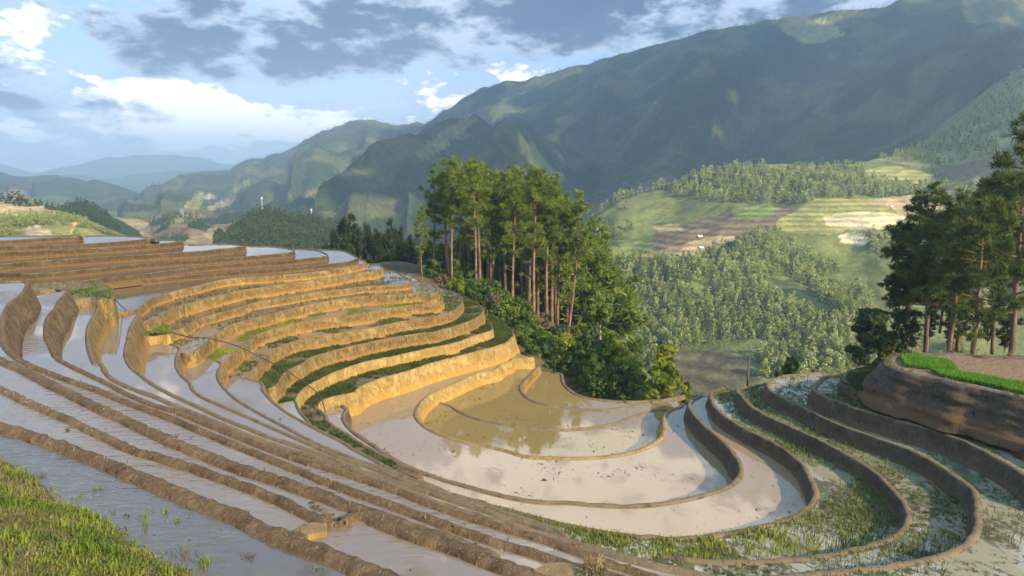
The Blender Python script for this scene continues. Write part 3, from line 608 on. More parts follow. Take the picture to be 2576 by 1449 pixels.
# ------------------------------------------------------------------ hills and mountains
def mpt(x, y, D): return atd(x * .39752, y * .39752, D)
HILL = {}
FOREST = np.array([.035, .060, .022]); SCRUB = np.array([.105, .115, .036]); GRASS = np.array([.27, .26, .085])
TAN = np.array([.36, .27, .14]); BROWN = np.array([.16, .122, .068]); LTAN = np.array([.54, .45, .25]); MEAD = np.array([.16, .20, .055])
def hill(key, name, label, crest, base, nu, nv, amp=0.0, scale=100., spur=0.0, sfreq=8, prof=1.0, bumps=1.0, fields=(), forest=.6, fscale=.01, back=400., drop=200., colA=FOREST, colB=SCRUB, mat='hill', kind='structure', cat='hill'):
    cr = np.array([mpt(*c) for c in crest]); ba = np.array([mpt(*b) for b in base])
    uc = np.array([c[0] for c in crest], float); ub = np.array([b[0] for b in base], float)
    uc = (uc - uc[0]) / (uc[-1] - uc[0]); ub = (ub - ub[0]) / (ub[-1] - ub[0])
    us = np.linspace(0, 1, nu)
    CRE = np.stack([np.interp(us, uc, cr[:, k]) for k in range(3)], 1); BAS = np.stack([np.interp(us, ub, ba[:, k]) for k in range(3)], 1)
    nb = max(4, nv // 8)
    V = np.zeros((nv + nb, nu, 3)); vv = np.zeros((nv + nb, nu))
    for j in range(nv):
        v = j / (nv - 1)
        P = BAS * (1 - v) + CRE * v
        P[:, 2] = BAS[:, 2] + (CRE[:, 2] - BAS[:, 2]) * v ** prof
        V[j] = P; vv[j] = v
    for j in range(nb):
        t = (j + 1) / nb
        P = CRE.copy(); P[:, 1] += back * t; P[:, 2] -= drop * t ** 1.3
        V[nv + j] = P; vv[nv + j] = 1.0
    for j in range(nv + nb):
        for i in range(nu):
            x, y, z = V[j, i]; v = vv[j, i]
            wn = math.sin(math.pi * min(v, 1)) ** .7 if j < nv else 0.0
            dz = amp * fbm((x / scale, y / scale, 1.7), 5) * (wn + .12)
            if spur:
                s_ = .5 - abs(fbm((us[i] * sfreq + .22 * fbm((x / scale, y / scale, 8), 3) - v * .5, v * .7, key_seed(key)), 2)) * 1.6
                V[j, i, 1] -= spur * s_ * wn; dz += spur * .3 * s_ * wn
            dz += bumps * (fbm((x / scale * 6, y / scale * 6, z / scale * 6), 3)) 
            V[j, i, 2] += dz
    X, Y, Z = V[..., 0], V[..., 1], V[..., 2]
    f1 = np.array([[fbm((x * fscale, y * fscale, z * fscale * 1.5), 5) for x, y, z in row] for row in V])
    m_ = np.clip((f1 + (forest - .5) * 1.2) / .25 + .5, 0, 1)[..., None]
    ALB = colA * m_ + colB * (1 - m_)
    px, py = project(V); px = px / .39752; py = py / .39752
    FM = m_[..., 0].copy()
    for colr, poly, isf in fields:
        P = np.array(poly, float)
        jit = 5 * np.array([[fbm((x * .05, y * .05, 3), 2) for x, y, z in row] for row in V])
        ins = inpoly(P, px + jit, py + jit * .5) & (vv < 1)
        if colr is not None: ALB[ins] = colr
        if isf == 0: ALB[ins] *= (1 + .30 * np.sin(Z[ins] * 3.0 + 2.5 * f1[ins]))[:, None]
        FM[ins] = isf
    idx = np.arange((nv + nb) * nu).reshape(nv + nb, nu)
    F = np.stack([idx[:-1, :-1], idx[:-1, 1:], idx[1:, 1:], idx[1:, :-1]], -1).reshape(-1, 4)
    o = mk(name, V.reshape(-1, 3), F, M[mat], smooth=True, attrs={'albedo': ALB.reshape(-1, 3)})
    tag(o, label, cat, None, kind)
    HILL[key] = (V, FM, px, py, nv)
    return o
def key_seed(k): return sum(ord(c) for c in k) % 97 * .37
M['hill'] = attr_mat('hill_cover', .02, .16, 1.0, 9.0, .6)
M['hill_near'] = attr_mat('near_hill_cover', .05, .4, .8, 1.5)
M['far'] = attr_mat('far_range_cover', .004, .02, .3, 10.0)
fl = np.array([.05, .075, .035])
hill('FR1', 'mountain_range', 'faint blue mountain range on the horizon at left', [(-400, 430, 4700), (-150, 405, 4700), (0, 410, 4700), (34, 422, 4700), (92, 437, 4700), (116, 431, 4700), (164, 420, 4700), (219, 410, 4700), (243, 400, 4700), (273, 394, 4700), (308, 396, 4700), (342, 387, 4700), (410, 390, 4700), (455, 390, 4700), (526, 400, 4700), (547, 410, 4700), (591, 413, 4700), (700, 430, 4700), (900, 470, 4700)],
     [(-400, 520, 3700), (900, 520, 3700)], 130, 26, 30, 500, 60, 14, bumps=6, back=300, drop=150, colA=fl, colB=fl * 1.2, mat='far', cat='mountain')
hill('FR2', 'mountain_range', 'pale second range below the horizon range', [(-300, 470, 3300), (0, 450, 3300), (92, 442, 3300), (205, 440, 3300), (239, 447, 3300), (297, 449, 3300), (325, 438, 3300), (427, 430, 3300), (513, 431, 3300), (578, 425, 3300), (700, 440, 3300), (900, 470, 3300)],
     [(-300, 530, 2500), (900, 530, 2500)], 110, 26, 30, 350, 60, 14, bumps=5, back=300, drop=150, colA=fl, colB=fl * 1.3, mat='far', cat='mountain')
hill('LH', 'hill', 'dark blue hill across the valley at the left edge', [(-500, 380, 1900), (-150, 412, 1850), (0, 432, 1800), (44, 444, 1800), (103, 444, 1750), (144, 442, 1750), (191, 449, 1700), (222, 457, 1700), (236, 451, 1700), (273, 460, 1650), (308, 472, 1600), (342, 484, 1600), (400, 508, 1550), (460, 530, 1500)],
     [(-500, 570, 900), (460, 570, 1000)], 150, 50, 18, 200, 60, 10, bumps=3, forest=.75, fscale=.006,
     fields=[(TAN * .7, [(0, 500), (35, 470), (60, 478), (95, 520), (60, 540), (0, 530)], 0), (SCRUB * 1.3, [(90, 515), (200, 520), (350, 540), (330, 560), (100, 560)], 0)])
hill('M2', 'mountain', 'dark spur ridge descending to the left valley', [(300, 515, 2300), (362, 481, 2200), (410, 462, 2100), (444, 450, 2050), (478, 443, 2000), (513, 435, 1950), (547, 431, 1900), (578, 427, 1900), (591, 417, 1850), (615, 404, 1800), (639, 396, 1800), (663, 396, 1800), (684, 385, 1750), (708, 386, 1750), (752, 360, 1750), (800, 331, 1700), (850, 318, 1700), (880, 306, 1700), (910, 302, 1700), (930, 300, 1700), (965, 306, 1700), (1000, 318, 1700), (1030, 312, 1700), (1050, 308, 1700), (1078, 318, 1700), (1150, 350, 1700), (1300, 420, 1700)],
     [(300, 585, 700), (500, 585, 560), (700, 585, 520), (900, 590, 520), (1300, 620, 520)], 260, 120, 40, 190, 75, 7, prof=1.8, bumps=4.5, forest=.62, fscale=.012,
     fields=[(LTAN * .8, [(515, 488), (540, 488), (545, 500), (520, 503)], 0), (TAN, [(520, 520), (560, 505), (600, 500), (580, 515), (530, 530)], 0), (GRASS, [(470, 510), (500, 480), (520, 490), (500, 525), (440, 545)], 0),
             (GRASS, [(590, 465), (625, 450), (630, 465), (600, 485), (585, 485)], 0), (MEAD, [(820, 470), (845, 460), (858, 470), (840, 482), (820, 480)], 0), (TAN * .45, [(750, 490), (790, 475), (815, 470), (820, 485), (770, 500), (745, 500)], 0),
             (SCRUB * 1.1, [(800, 510), (900, 490), (1010, 500), (1020, 540), (900, 560), (820, 550)], .3), (TAN * .8, [(380, 545), (450, 540), (520, 545), (500, 560), (380, 560)], 0)])
hill('M1', 'mountain', 'huge shaded forest mountain filling the right half', [(1000, 360, 1700), (1060, 322, 1650), (1110, 287, 1600), (1160, 252, 1550), (1210, 222, 1500), (1260, 208, 1480), (1330, 200, 1450), (1380, 186, 1430), (1440, 170, 1400), (1500, 150, 1370), (1560, 136, 1350), (1640, 116, 1320), (1700, 96, 1300), (1760, 80, 1280), (1840, 70, 1250), (1930, 56, 1220), (2000, 45, 1200), (2090, 30, 1180), (2180, 14, 1160), (2240, 10, 1150), (2270, -4, 1140), (2400, -45, 1130), (2600, -80, 1100), (2900, -40, 1050), (3300, 110, 1000), (3900, 330, 950)],
     [(700, 640, 520), (900, 760, 330), (1100, 860, 270), (1300, 900, 260), (1600, 860, 280), (2000, 700, 400), (2400, 560, 440), (3000, 560, 420), (3900, 560, 420)], 420, 190, 62, 230, 170, 8, prof=2.0, bumps=5.0, forest=.60, fscale=.012,
     fields=[(SCRUB * .9, [(1260, 880), (1300, 860), (1400, 840), (1400, 880)], 0), (GRASS * .8, [(1040, 390), (1080, 350), (1180, 290), (1200, 300), (1120, 370), (1060, 410)], .6), (SCRUB * 1.2, [(1230, 270), (1300, 240), (1290, 290), (1240, 310)], .8),
             (TAN * .5, [(1250, 450), (1330, 440), (1400, 450), (1330, 470)], 0), (TAN * .5, [(1580, 500), (1600, 470), (1680, 440), (1700, 455), (1640, 480)], 0), (GRASS * 1.2, [(1950, 60), (2080, 48), (2130, 90), (2020, 115)], .5)])
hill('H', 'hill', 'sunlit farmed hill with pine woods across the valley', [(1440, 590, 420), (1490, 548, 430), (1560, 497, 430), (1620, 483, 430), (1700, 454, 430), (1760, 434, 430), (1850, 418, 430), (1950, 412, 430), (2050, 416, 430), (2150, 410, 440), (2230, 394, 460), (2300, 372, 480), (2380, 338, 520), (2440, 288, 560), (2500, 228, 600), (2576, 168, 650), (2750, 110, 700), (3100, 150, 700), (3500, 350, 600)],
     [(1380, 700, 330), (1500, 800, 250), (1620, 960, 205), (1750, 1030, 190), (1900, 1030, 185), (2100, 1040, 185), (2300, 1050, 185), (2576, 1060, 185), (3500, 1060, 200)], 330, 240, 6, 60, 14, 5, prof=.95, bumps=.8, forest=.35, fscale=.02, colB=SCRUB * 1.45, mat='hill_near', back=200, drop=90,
     fields=[(None, [(1530, 660), (1750, 600), (1950, 590), (2100, 680), (2200, 770), (2250, 960), (1700, 960), (1560, 900)], 1), (None, [(1680, 470), (1800, 450), (2000, 425), (2150, 420), (2330, 440), (2300, 490), (2150, 500), (2050, 515), (1800, 510), (1690, 500)], 1),
             (BROWN, [(1640, 585), (1760, 550), (1950, 520), (2060, 530), (2000, 560), (1880, 585), (1780, 620), (1650, 640)], 0), (MEAD, [(1850, 530), (1890, 518), (1960, 520), (1940, 548), (1850, 552)], 0), (MEAD, [(1560, 615), (1640, 595), (1640, 640), (1580, 655)], 0), (TAN * .9, [(1640, 570), (1700, 562), (1720, 578), (1660, 585)], 0),
             (TAN, [(1600, 645), (1780, 600), (1880, 590), (1800, 630), (1700, 655)], 0), (GRASS, [(1950, 560), (2050, 500), (2200, 500), (2250, 540), (2100, 590), (1950, 585)], 0), (LTAN, [(2070, 545), (2150, 530), (2280, 540), (2260, 575), (2150, 580), (2080, 565)], 0), (LTAN * 1.1, [(2110, 595), (2150, 582), (2190, 605), (2170, 618), (2120, 612)], 0),
             (TAN, [(2150, 505), (2300, 490), (2400, 480), (2420, 540), (2280, 545), (2230, 520)], 0), (GRASS * 1.1, [(2160, 430), (2250, 415), (2350, 440), (2330, 470), (2220, 460)], 0), (BROWN * 1.3, [(2330, 410), (2480, 390), (2576, 400), (2576, 460), (2400, 450)], 0), (LTAN, [(2440, 450), (2520, 440), (2540, 480), (2490, 490)], 0),
             (np.array([.12, .105, .055]), [(1690, 880), (1860, 880), (1940, 985), (1690, 1010)], 0), (SCRUB, [(2180, 650), (2300, 640), (2300, 900), (2200, 960)], .5), (np.array([.34, .33, .12]), [(2190, 400), (2300, 372), (2380, 335), (2440, 285), (2500, 225), (2576, 165), (2700, 100), (2800, 200), (2600, 330), (2480, 400), (2330, 420)], .72)])  # last polygon: paler grass puts strong sunlight on the spur into its colour
hill('VF', 'hill', 'tan farm fields in the valley behind the upper pools', [(220, 560, 560), (267, 545, 560), (308, 548, 560), (352, 550, 560), (383, 556, 540), (424, 545, 500), (478, 548, 480), (530, 566, 470), (600, 560, 460), (680, 570, 450), (800, 590, 450)],
     [(220, 640, 300), (800, 650, 300)], 150, 60, 4, 40, 0, 0, bumps=.8, forest=.42, fscale=.03, colB=TAN * .6, mat='hill_near', back=150, drop=60,
     fields=[(TAN * .9, [(270, 548), (350, 552), (375, 560), (355, 600), (290, 600)], 0), (GRASS, [(270, 543), (350, 545), (350, 556), (290, 554)], 0), (BROWN, [(390, 590), (440, 560), (480, 560), (450, 600), (380, 605)], 0), (TAN * .8, [(470, 600), (540, 570), (600, 572), (570, 612), (460, 620)], 0), (GRASS, [(420, 548), (470, 548), (500, 556), (440, 560)], 0)])
hill('HL2', 'hill', 'wooded round hill left of the valley fields', [(120, 545, 380), (157, 528, 380), (185, 516, 380), (212, 516, 380), (239, 527, 380), (267, 545, 370), (291, 572, 360), (310, 600, 350)],
     [(120, 650, 260), (310, 660, 260)], 90, 50, 3, 30, 0, 0, bumps=1.2, forest=.95, fscale=.03, mat='hill_near', back=120, drop=60)
hill('HL', 'hill', 'sunlit terraced hill with trees behind the topmost pool', [(-500, 470, 270), (-150, 495, 265), (0, 506, 260), (68, 517, 260), (113, 518, 260), (144, 528, 255), (157, 545, 250), (200, 553, 245), (239, 574, 240), (275, 596, 235)],
     [(-500, 650, 150), (275, 660, 170)], 130, 60, 2.5, 25, 0, 0, bumps=.6, forest=.5, fscale=.06, colA=FOREST * 1.3, colB=GRASS * .8, mat='hill_near', back=100, drop=40,
     fields=[(TAN * 1.15, [(-300, 470), (0, 506), (113, 516), (145, 526), (157, 545), (120, 538), (60, 542), (0, 545), (-300, 530)], 0), (LTAN * .7, [(64, 575), (95, 565), (120, 572), (132, 595), (70, 597)], 0), (np.array([.55, .33, .15]), [(196, 556), (192, 568), (186, 588), (172, 592), (178, 575), (188, 560)], 0)])
hill('K', 'hill', 'dark wooded knoll carrying the two thin masts', [(540, 604, 330), (560, 598, 330), (595, 576, 325), (625, 553, 320), (649, 537, 320), (680, 536, 320), (711, 549, 320), (752, 556, 315), (803, 562, 315), (834, 573, 310), (870, 590, 310), (930, 615, 305)],
     [(540, 640, 220), (930, 660, 220)], 120, 60, 3, 30, 0, 0, bumps=1.4, forest=1.1, fscale=.03, mat='hill_near', back=120, drop=60)
V_, F_ = [], []
xs = np.linspace(-4300, 4300, 25); ys = np.linspace(120, 7000, 25)
XX, YY = np.meshgrid(xs, ys); idx = np.arange(625).reshape(25, 25)
F = np.stack([idx[:-1, :-1], idx[:-1, 1:], idx[1:, 1:], idx[1:, :-1]], -1).reshape(-1, 4)
tag(mk('terrain', np.stack([XX, YY, np.full_like(XX, -95.)], -1).reshape(-1, 3), F, M['ground']), 'valley floor', 'terrain', None, 'structure')

# ------------------------------------------------------------------ trees and bushes
def hit(px, py, d0=20, d1=155):        # where a line of sight meets the ground sheet
    d = ray(px, py); d = d / d[1]; prev = d0
    for D in np.arange(d0, d1, .8):
        if d[2] * D < gz(d[0] * D, D): return d * D
    return d * d1
def blades(cen, rad, n, wid, up=.35, seed=0):   # tufts of needles or leaves round each centre
    g = np.random.default_rng(seed); m = len(cen)
    c = np.repeat(cen, n, 0); r = np.repeat(rad, n)
    d = g.normal(size=(m * n, 3)); d[:, 2] += up; d /= np.linalg.norm(d, axis=1)[:, None]
    a = c + d * r[:, None] * g.uniform(0, .35, (m * n, 1)); b = c + d * r[:, None] * g.uniform(.7, 1.15, (m * n, 1))
    sd_ = np.cross(d, g.normal(size=(m * n, 3))); sd_ /= np.linalg.norm(sd_, axis=1)[:, None] + 1e-9
    w_ = wid * g.uniform(.7, 1.3, (m * n, 1))
    V = np.stack([a - sd_ * w_, a + sd_ * w_, b + sd_ * w_ * .25], 1).reshape(-1, 3)
    return V, np.arange(len(V)).reshape(-1, 3)
def leaves(cen, rad, n, size, seed=0, flat=.6):   # leaf faces spread through clumps
    g = np.random.default_rng(seed); m = len(cen)
    c = np.repeat(cen, n, 0); r = np.repeat(rad, n)
    d = g.normal(size=(m * n, 3)); d /= np.linalg.norm(d, axis=1)[:, None]
    p = c + d * (r * g.uniform(.45, 1.05, m * n) )[:, None] * np.array([1, 1, .8])
    u = g.normal(size=(m * n, 3)) + d * -.3; u -= d * (u * d).sum(1)[:, None] * flat; u /= np.linalg.norm(u, axis=1)[:, None]
    v = np.cross(d, u) ; v /= np.linalg.norm(v, axis=1)[:, None] + 1e-9
    s_ = size * g.uniform(.6, 1.3, (m * n, 1))
    V = np.stack([p - u * s_, p + v * s_ * .55, p + u * s_, p - v * s_ * .55], 1).reshape(-1, 3)
    return V, np.arange(len(V)).reshape(-1, 4)
M['needles'] = leaf_mat('pine_needles', (.085, .14, .020), (.23, .28, .04), .42, .5)
M['needles_dark'] = leaf_mat('dark_needles', (.014, .032, .012), (.035, .058, .018), .2, .5)
M['needles_dull'] = leaf_mat('grey_green_needles', (.055, .085, .026), (.13, .16, .045), .35, .5)
M['dead_needles'] = leaf_mat('withered_needles', (.10, .05, .025), (.05, .06, .02), .2, .8)
M['leaf_bright'] = leaf_mat('bright_leaves', (.17, .24, .02), (.36, .38, .035), .5, .6)
M['leaf'] = leaf_mat('shrub_leaves', (.05, .10, .016), (.14, .20, .03), .35, .5)
M['leaf_mid'] = leaf_mat('mid_leaves', (.085, .14, .018), (.21, .27, .035), .42, .5)
M['leaf_dark'] = leaf_mat('dark_shrub_leaves', (.032, .06, .014), (.075, .105, .025), .25, .5)
M['leaf_dry'] = leaf_mat('dry_brush', (.12, .075, .035), (.16, .12, .05), .2, .7)
M['bark'] = plain_mat('pine_bark', (.10, .062, .038), (.27, .17, .105), 2.2, .95, .9, stretch=(1, 1, .35))
M['bark_pale'] = plain_mat('pale_bark', (.20, .16, .12), (.38, .31, .23), 2.5, .95, .7, stretch=(1, 1, .3))

def pine_mesh(seed, h, start, rmax, dens=1.0, lean=.0, tuft=.62, bare=6, trunk_r=None, nb=30, bw=.06):
    nbl = nb
    g = np.random.default_rng(seed); mb = MB()
    r0 = trunk_r or .0095 * h + .02
    zz = np.linspace(-.8, h, 12)
    ph = g.uniform(0, 6.28); 
    cx = lambda z: lean * max(z, 0) + .012 * h * math.sin(z / h * 4 + ph); cy = lambda z: .010 * h * math.cos(z / h * 3.3 + ph)
    mb.tube([(cx(z), cy(z), z) for z in zz], [r0 * (1.15 - .95 * max(z, 0) / h) for z in zz], 7)
    cen, rad = [], []
    z = h * start; k = 0
    while z < h * .985:
        t = (z / h - start) / (1 - start)
        prof = (.45 + .95 * t) if t < .5 else (.93 * (1 - ((t - .5) / .5) ** 1.5) + .07)
        if t < .3 and g.random() < .45: z += h * .03; continue
        nb = int(g.integers(2, 5))
        a0 = g.uniform(0, 6.28)
        for q in range(nb):
            a = a0 + q * 6.28 / nb + g.normal() * .35
            L = rmax * prof * g.uniform(.55, 1.15)
            if L < .25: continue
            rise = L * g.uniform(.05, .45)
            p0 = np.array([cx(z), cy(z), z]); p2 = p0 + np.array([math.cos(a) * L, math.sin(a) * L, rise]); p1 = (p0 + p2) / 2 + np.array([0, 0, -L * .06])
            mb.tube([p0, p1, p2], [r0 * .30 * (1 - .6 * t) + .01, r0 * .18 + .008, .012], 4, cap=False)
            nc = max(3, int(L * 3.2 * dens))
            for c in range(nc):
                f = 1 - .62 * g.random() ** 1.4 if L > .8 else g.uniform(.3, 1)
                base = p0 + (p2 - p0) * f
                cen.append(base + g.normal(size=3) * np.array([.30, .30, .16]) * (L * .35 + .2)); rad.append(tuft * g.uniform(.7, 1.3) * (.85 + .1 * L))
        z += h * (1 - start) / (13 * dens ** .5) * g.uniform(.6, 1.3); k += 1
    for _ in range(3): cen.append(np.array([cx(h), cy(h), h]) + g.normal(size=3) * .2); rad.append(tuft * .8)
    for _ in range(bare):                              # bare dead limbs below the crown
        z = h * g.uniform(.25, start + .1); a = g.uniform(0, 6.28); L = rmax * g.uniform(.25, .8)
        p0 = np.array([cx(z), cy(z), z]); p2 = p0 + np.array([math.cos(a) * L, math.sin(a) * L, L * g.uniform(-.1, .45)])
        mb.tube([p0, (p0 + p2) / 2 + [0, 0, .06 * L], p2], [.05, .035, .01], 4, cap=False)
        if g.random() < .35: cen.append(p2); rad.append(tuft * .8)
    V, F = blades(np.array(cen), np.array(rad), nbl, bw, .5, seed)
    return mb.build('trunk', M['bark'], smooth=True, mesh_only=True), (V, F)
PINES = {}
def pine(key, loc, h, label, group, mat='needles', rz=0, sc=1.0, name='pine_tree', cat='pine'):
    tm, cm, h0 = PINES[key]
    r = empty(name, loc, rz); k = h / h0; r.scale = (k * sc, k * sc, k)
    a = bpy.data.objects.new('trunk', tm); link(a, r)
    b = bpy.data.objects.new('crown', cm[mat]); link(b, r)
    tag(r, label, cat, group); return r
def reg(key, h, *a, mats=('needles',), **kw):
    tm, (V, F) = pine_mesh(hash_(key), h, *a, **kw); cm = {}
    for m_ in mats: cm[m_] = mk('crown', V, F, M[m_], mesh_only=True)
    PINES[key] = (tm, cm, h)
def hash_(k): return sum((i + 1) * ord(c) for i, c in enumerate(k)) % 9973
for v in range(6): reg('tall%d' % v, 20., .34 + .07 * (v % 3), 2.3 + .3 * (v % 2), dens=1.05 + .1 * (v % 3), bare=9, nb=46, bw=.036, mats=('needles', 'needles_dull', 'dead_needles'))
for v in range(3): reg('slim%d' % v, 16., .38 + .06 * v, 2.2, dens=1.0, mats=('needles', 'needles_dull'))
for v in range(3): reg('young%d' % v, 8., .06, 2.0, dens=1.5, bare=0, mats=('needles', 'needles_dark'), tuft=.55)
reg('lean', 18., .36, 2.6, dens=1.0, lean=.07, mats=('needles',))
for v in range(4): reg('old%d' % v, 11., .16 + .07 * (v % 3), 2.5 + .3 * (v % 2), dens=1.7, mats=('needles_dull', 'needles_dark'), tuft=.40, trunk_r=.15, nb=52, bw=.026)
ordn = ['first', 'second', 'third', 'fourth', 'fifth', 'sixth', 'seventh', 'eighth', 'ninth', 'tenth', 'eleventh', 'twelfth', 'thirteenth', 'fourteenth', 'fifteenth', 'sixteenth', 'seventeenth', 'eighteenth', 'nineteenth', 'twentieth', 'twenty-first', 'twenty-second', 'twenty-third', 'twenty-fourth', 'twenty-fifth', 'twenty-sixth', 'twenty-seventh', 'twenty-eighth', 'twenty-ninth', 'thirtieth', 'thirty-first', 'thirty-second', 'thirty-third', 'thirty-fourth', 'thirty-fifth']
grove = [(215, 640, 74, 'slim0'), (340, 215, 80, 'tall0'), (455, 160, 78, 'tall1'), (530, 128, 75, 'tall2'), (610, 175, 84, 'tall3'), (690, 185, 88, 'tall4'), (760, 155, 74.5, 'tall5'), (797, 150, 76.5, 'tall0'),
         (845, 190, 86, 'tall1'), (885, 225, 83, 'tall2'), (918, 235, 78, 'tall3'), (972, 262, 87, 'tall4'), (1030, 268, 90, 'tall5'), (1092, 300, 84, 'slim1'), (1150, 245, 91, 'tall0'), (1175, 232, 75.5, 'tall1'),
         (1235, 235, 88, 'tall2'), (1300, 225, 85, 'tall3'), (1352, 232, 80, 'tall4'), (1397, 248, 76, 'tall5'), (1445, 275, 86, 'tall0'), (1490, 330, 91, 'tall1'), (1537, 318, 77, 'tall2'), (1592, 335, 85, 'tall3'), (1625, 545, 87, 'slim2'), (1648, 585, 81, 'slim0'), (1715, 560, 90, 'slim1'), (1860, 485, 79, 'lean'), (2010, 760, 92, 'slim2')]
for i, (kx, kt, D, key) in enumerate(grove):
    px = 400 + kx * .09713; py = 145 + kt * .09713
    top = atd(px, py, D); x = top[0]; z0 = gz(x, D)
    lab = '%s pine from the left in the middle grove' % ordn[i]
    if i == 0: lab = 'half withered pine with bare forked top at the left edge of the middle grove'
    if key == 'lean': lab = 'leaning pine standing apart at the right end of the middle grove'
    if key == 'lean': x -= .07 * (top[2] - z0)
    pine(key, (x, D, z0), top[2] - z0, lab, 'tall pines of the middle grove', 'dead_needles' if False else 'needles', rz=0 if key == 'lean' else i * 1.7, sc=1.05 + .15 * ((i * 7) % 3 - 1) * .5)
und = [(300, 1000, 90), (420, 1020, 93), (560, 1050, 92), (640, 900, 95), (720, 1000, 96), (830, 1060, 95), (930, 1000, 97), (1030, 1050, 95), (1130, 960, 98), (1220, 1090, 94), (1300, 1060, 97), (1420, 1100, 95), (1500, 1000, 98), (1580, 1150, 95), (1680, 1050, 97), (1780, 1000, 98), (1850, 1150, 94), (1950, 1100, 97), (2060, 1200, 92)]
for i, (kx, kt, D) in enumerate(und):
    px = 400 + kx * .09713; py = 145 + kt * .09713
    top = atd(px, py, D); z0 = gz(top[0], D); hh = max(top[2] - z0, 4)
    pine('young%d' % (i % 3), (top[0], D, top[2] - hh), hh, 'young bushy pine behind the trunks of the middle grove', 'young pines behind the middle grove', 'needles', rz=i * 2.1, sc=1.25, name='young_pine', cat='young pine')
small = [(838, 592, 70), (866, 566, 73), (892, 560, 71), (926, 582, 74), (948, 590, 71), (976, 574, 72), (1006, 588, 73), (1030, 600, 71)]
for i, (mx, my, D) in enumerate(small):
    D += 36; top = mpt(mx, my, D); z0 = max(gz(top[0], D), top[2] - 22)
    pine('young%d' % (i % 3), (top[0], D, z0 - .3), top[2] - z0 + .3, '%s of the small dark pines left of the grove, counted from the left' % ordn[i], 'small dark pines left of the grove', 'needles_dark', rz=i * 1.3, sc=.52 + .06 * (i % 3), name='small_pine', cat='small pine')
right = [(915, 425, 41, 'old0', 'needles_dull', 'thick trunked pine, tallest of the right grove'), (780, 450, 44, 'old1', 'needles_dull', 'pine with a dark trunk second from the thick one in the right grove'), (835, 470, 47, 'old2', 'needles_dull', 'pine with a sunlit trunk beside the thick one in the right grove'),
         (640, 410, 46, 'old3', 'needles_dull', 'pine with spreading pointed crown in the middle of the right grove'), (540, 455, 48, 'old0', 'needles_dark', 'pine leaning its dark crown out to the left of the right grove'), (500, 640, 50, 'old2', 'needles_dull', 'slender pine near the left end of the right grove'),
         (430, 880, 50, 'old1', 'needles_dark', 'short pine at the left edge of the right grove'), (700, 700, 52, 'old3', 'needles_dark', 'pine standing behind the middle of the right grove'), (1010, 640, 46, 'old1', 'needles_dull', 'pine right of the thick trunk in the right grove'),
         (1190, -10, 37, 'old2', 'needles_dull', 'tallest pine, cut by the right edge of the photo')]
for i, (nx_, nt_, D, key, mt, lab) in enumerate(right):
    px = 825 + nx_ * .1777; py = 112.5 + nt_ * .1777
    top = atd(px, py, D); z0 = zQ[7] - 2.2
    pine(key, (top[0], D, z0), top[2] - z0, lab, 'pines of the right grove', mt, rz=i * 2.3 + .5, sc=(1.0 if i < 9 else .85))
for i, (mx, mt_, D, w_) in enumerate([(2300, 800, 46, 'first'), (2345, 770, 49, 'second'), (2395, 790, 47, 'third'), (2440, 740, 51, 'fourth'), (2490, 800, 48, 'fifth'), (2540, 770, 46, 'sixth')]):
    top = mpt(mx, mt_, D); z0 = zQ[7] - 2.4; pine('young%d' % (i % 3), (top[0], D, z0), top[2] - z0, '%s low dark pine from the left among the right grove trunks' % w_, 'low pines among the right grove', 'needles_dark', rz=i * 1.1, sc=1.0, name='young_pine', cat='young pine')
def shrub_mesh(seed, w, h, leaf=.16, n=16, per=60, mat='leaf', stem=True):
    g = np.random.default_rng(seed); cen = []; rad = []
    for _ in range(n):
        a = g.uniform(0, 6.28); t = g.random() ** .6; z = h * g.uniform(.12, .95); env = math.sin(math.pi * min(.98, (z / h * .8 + .2))) ** .6
        cen.append((math.cos(a) * w * .5 * t * env, math.sin(a) * w * .5 * t * env, z)); rad.append(w * .17 * g.uniform(.7, 1.3))
    return leaves(np.array(cen), np.array(rad), per, leaf, seed)
SHR = {}
for key, a in {'round': (2.2, 1.7, .13, 14, 60), 'wide': (3.0, 1.5, .13, 18, 60), 'tall': (1.8, 2.6, .13, 16, 60), 'fern': (2.0, 1.2, .11, 14, 50)}.items():
    V, F = shrub_mesh(hash_(key), *a)
    SHR[key] = {m_: mk('shrub', V, F, M[m_], mesh_only=True) for m_ in ('leaf', 'leaf_dark', 'leaf_dry', 'leaf_bright')}
slope = np.array([(1050, 672), (1120, 695), (1200, 718), (1300, 772), (1400, 840), (1470, 895), (1550, 960), (1600, 1000), (1540, 1003), (1480, 985), (1420, 950), (1350, 915), (1300, 862), (1250, 812), (1190, 760), (1100, 715)], float)
g = np.random.default_rng(3); cnt = 0
while cnt < 150:
    mx, my = g.uniform(1040, 1610), g.uniform(665, 1005)
    if not inpoly(slope, np.array([mx]), np.array([my]))[0]: continue
    p = hit(mx * .39752, (my + 4) * .39752, 40)
    key = ['round', 'wide', 'tall', 'fern'][g.integers(4)]; mt = g.choice(['leaf', 'leaf', 'leaf_dark', 'leaf_bright', 'leaf_dry'], p=[.30, .22, .14, .27, .07])
    o = bpy.data.objects.new('shrub', SHR[key][mt]); link(o); s_ = g.uniform(.55, 1.15); o.scale = (s_, s_, s_ * g.uniform(.8, 1.2)); o.location = (p[0], p[1], p[2] - .15); o.rotation_euler = (0, 0, g.uniform(0, 6.3))
    tag(o, {'leaf': 'green leafy shrub on the slope below the middle grove', 'leaf_dark': 'dark green shrub on the slope below the middle grove', 'leaf_bright': 'yellow-green shrub on the slope below the middle grove', 'leaf_dry': 'withered brown shrub on the slope below the middle grove'}[mt], 'shrub', {'leaf': 'green slope shrubs', 'leaf_dark': 'dark slope shrubs', 'leaf_bright': 'yellow-green slope shrubs', 'leaf_dry': 'withered slope shrubs'}[mt]); cnt += 1
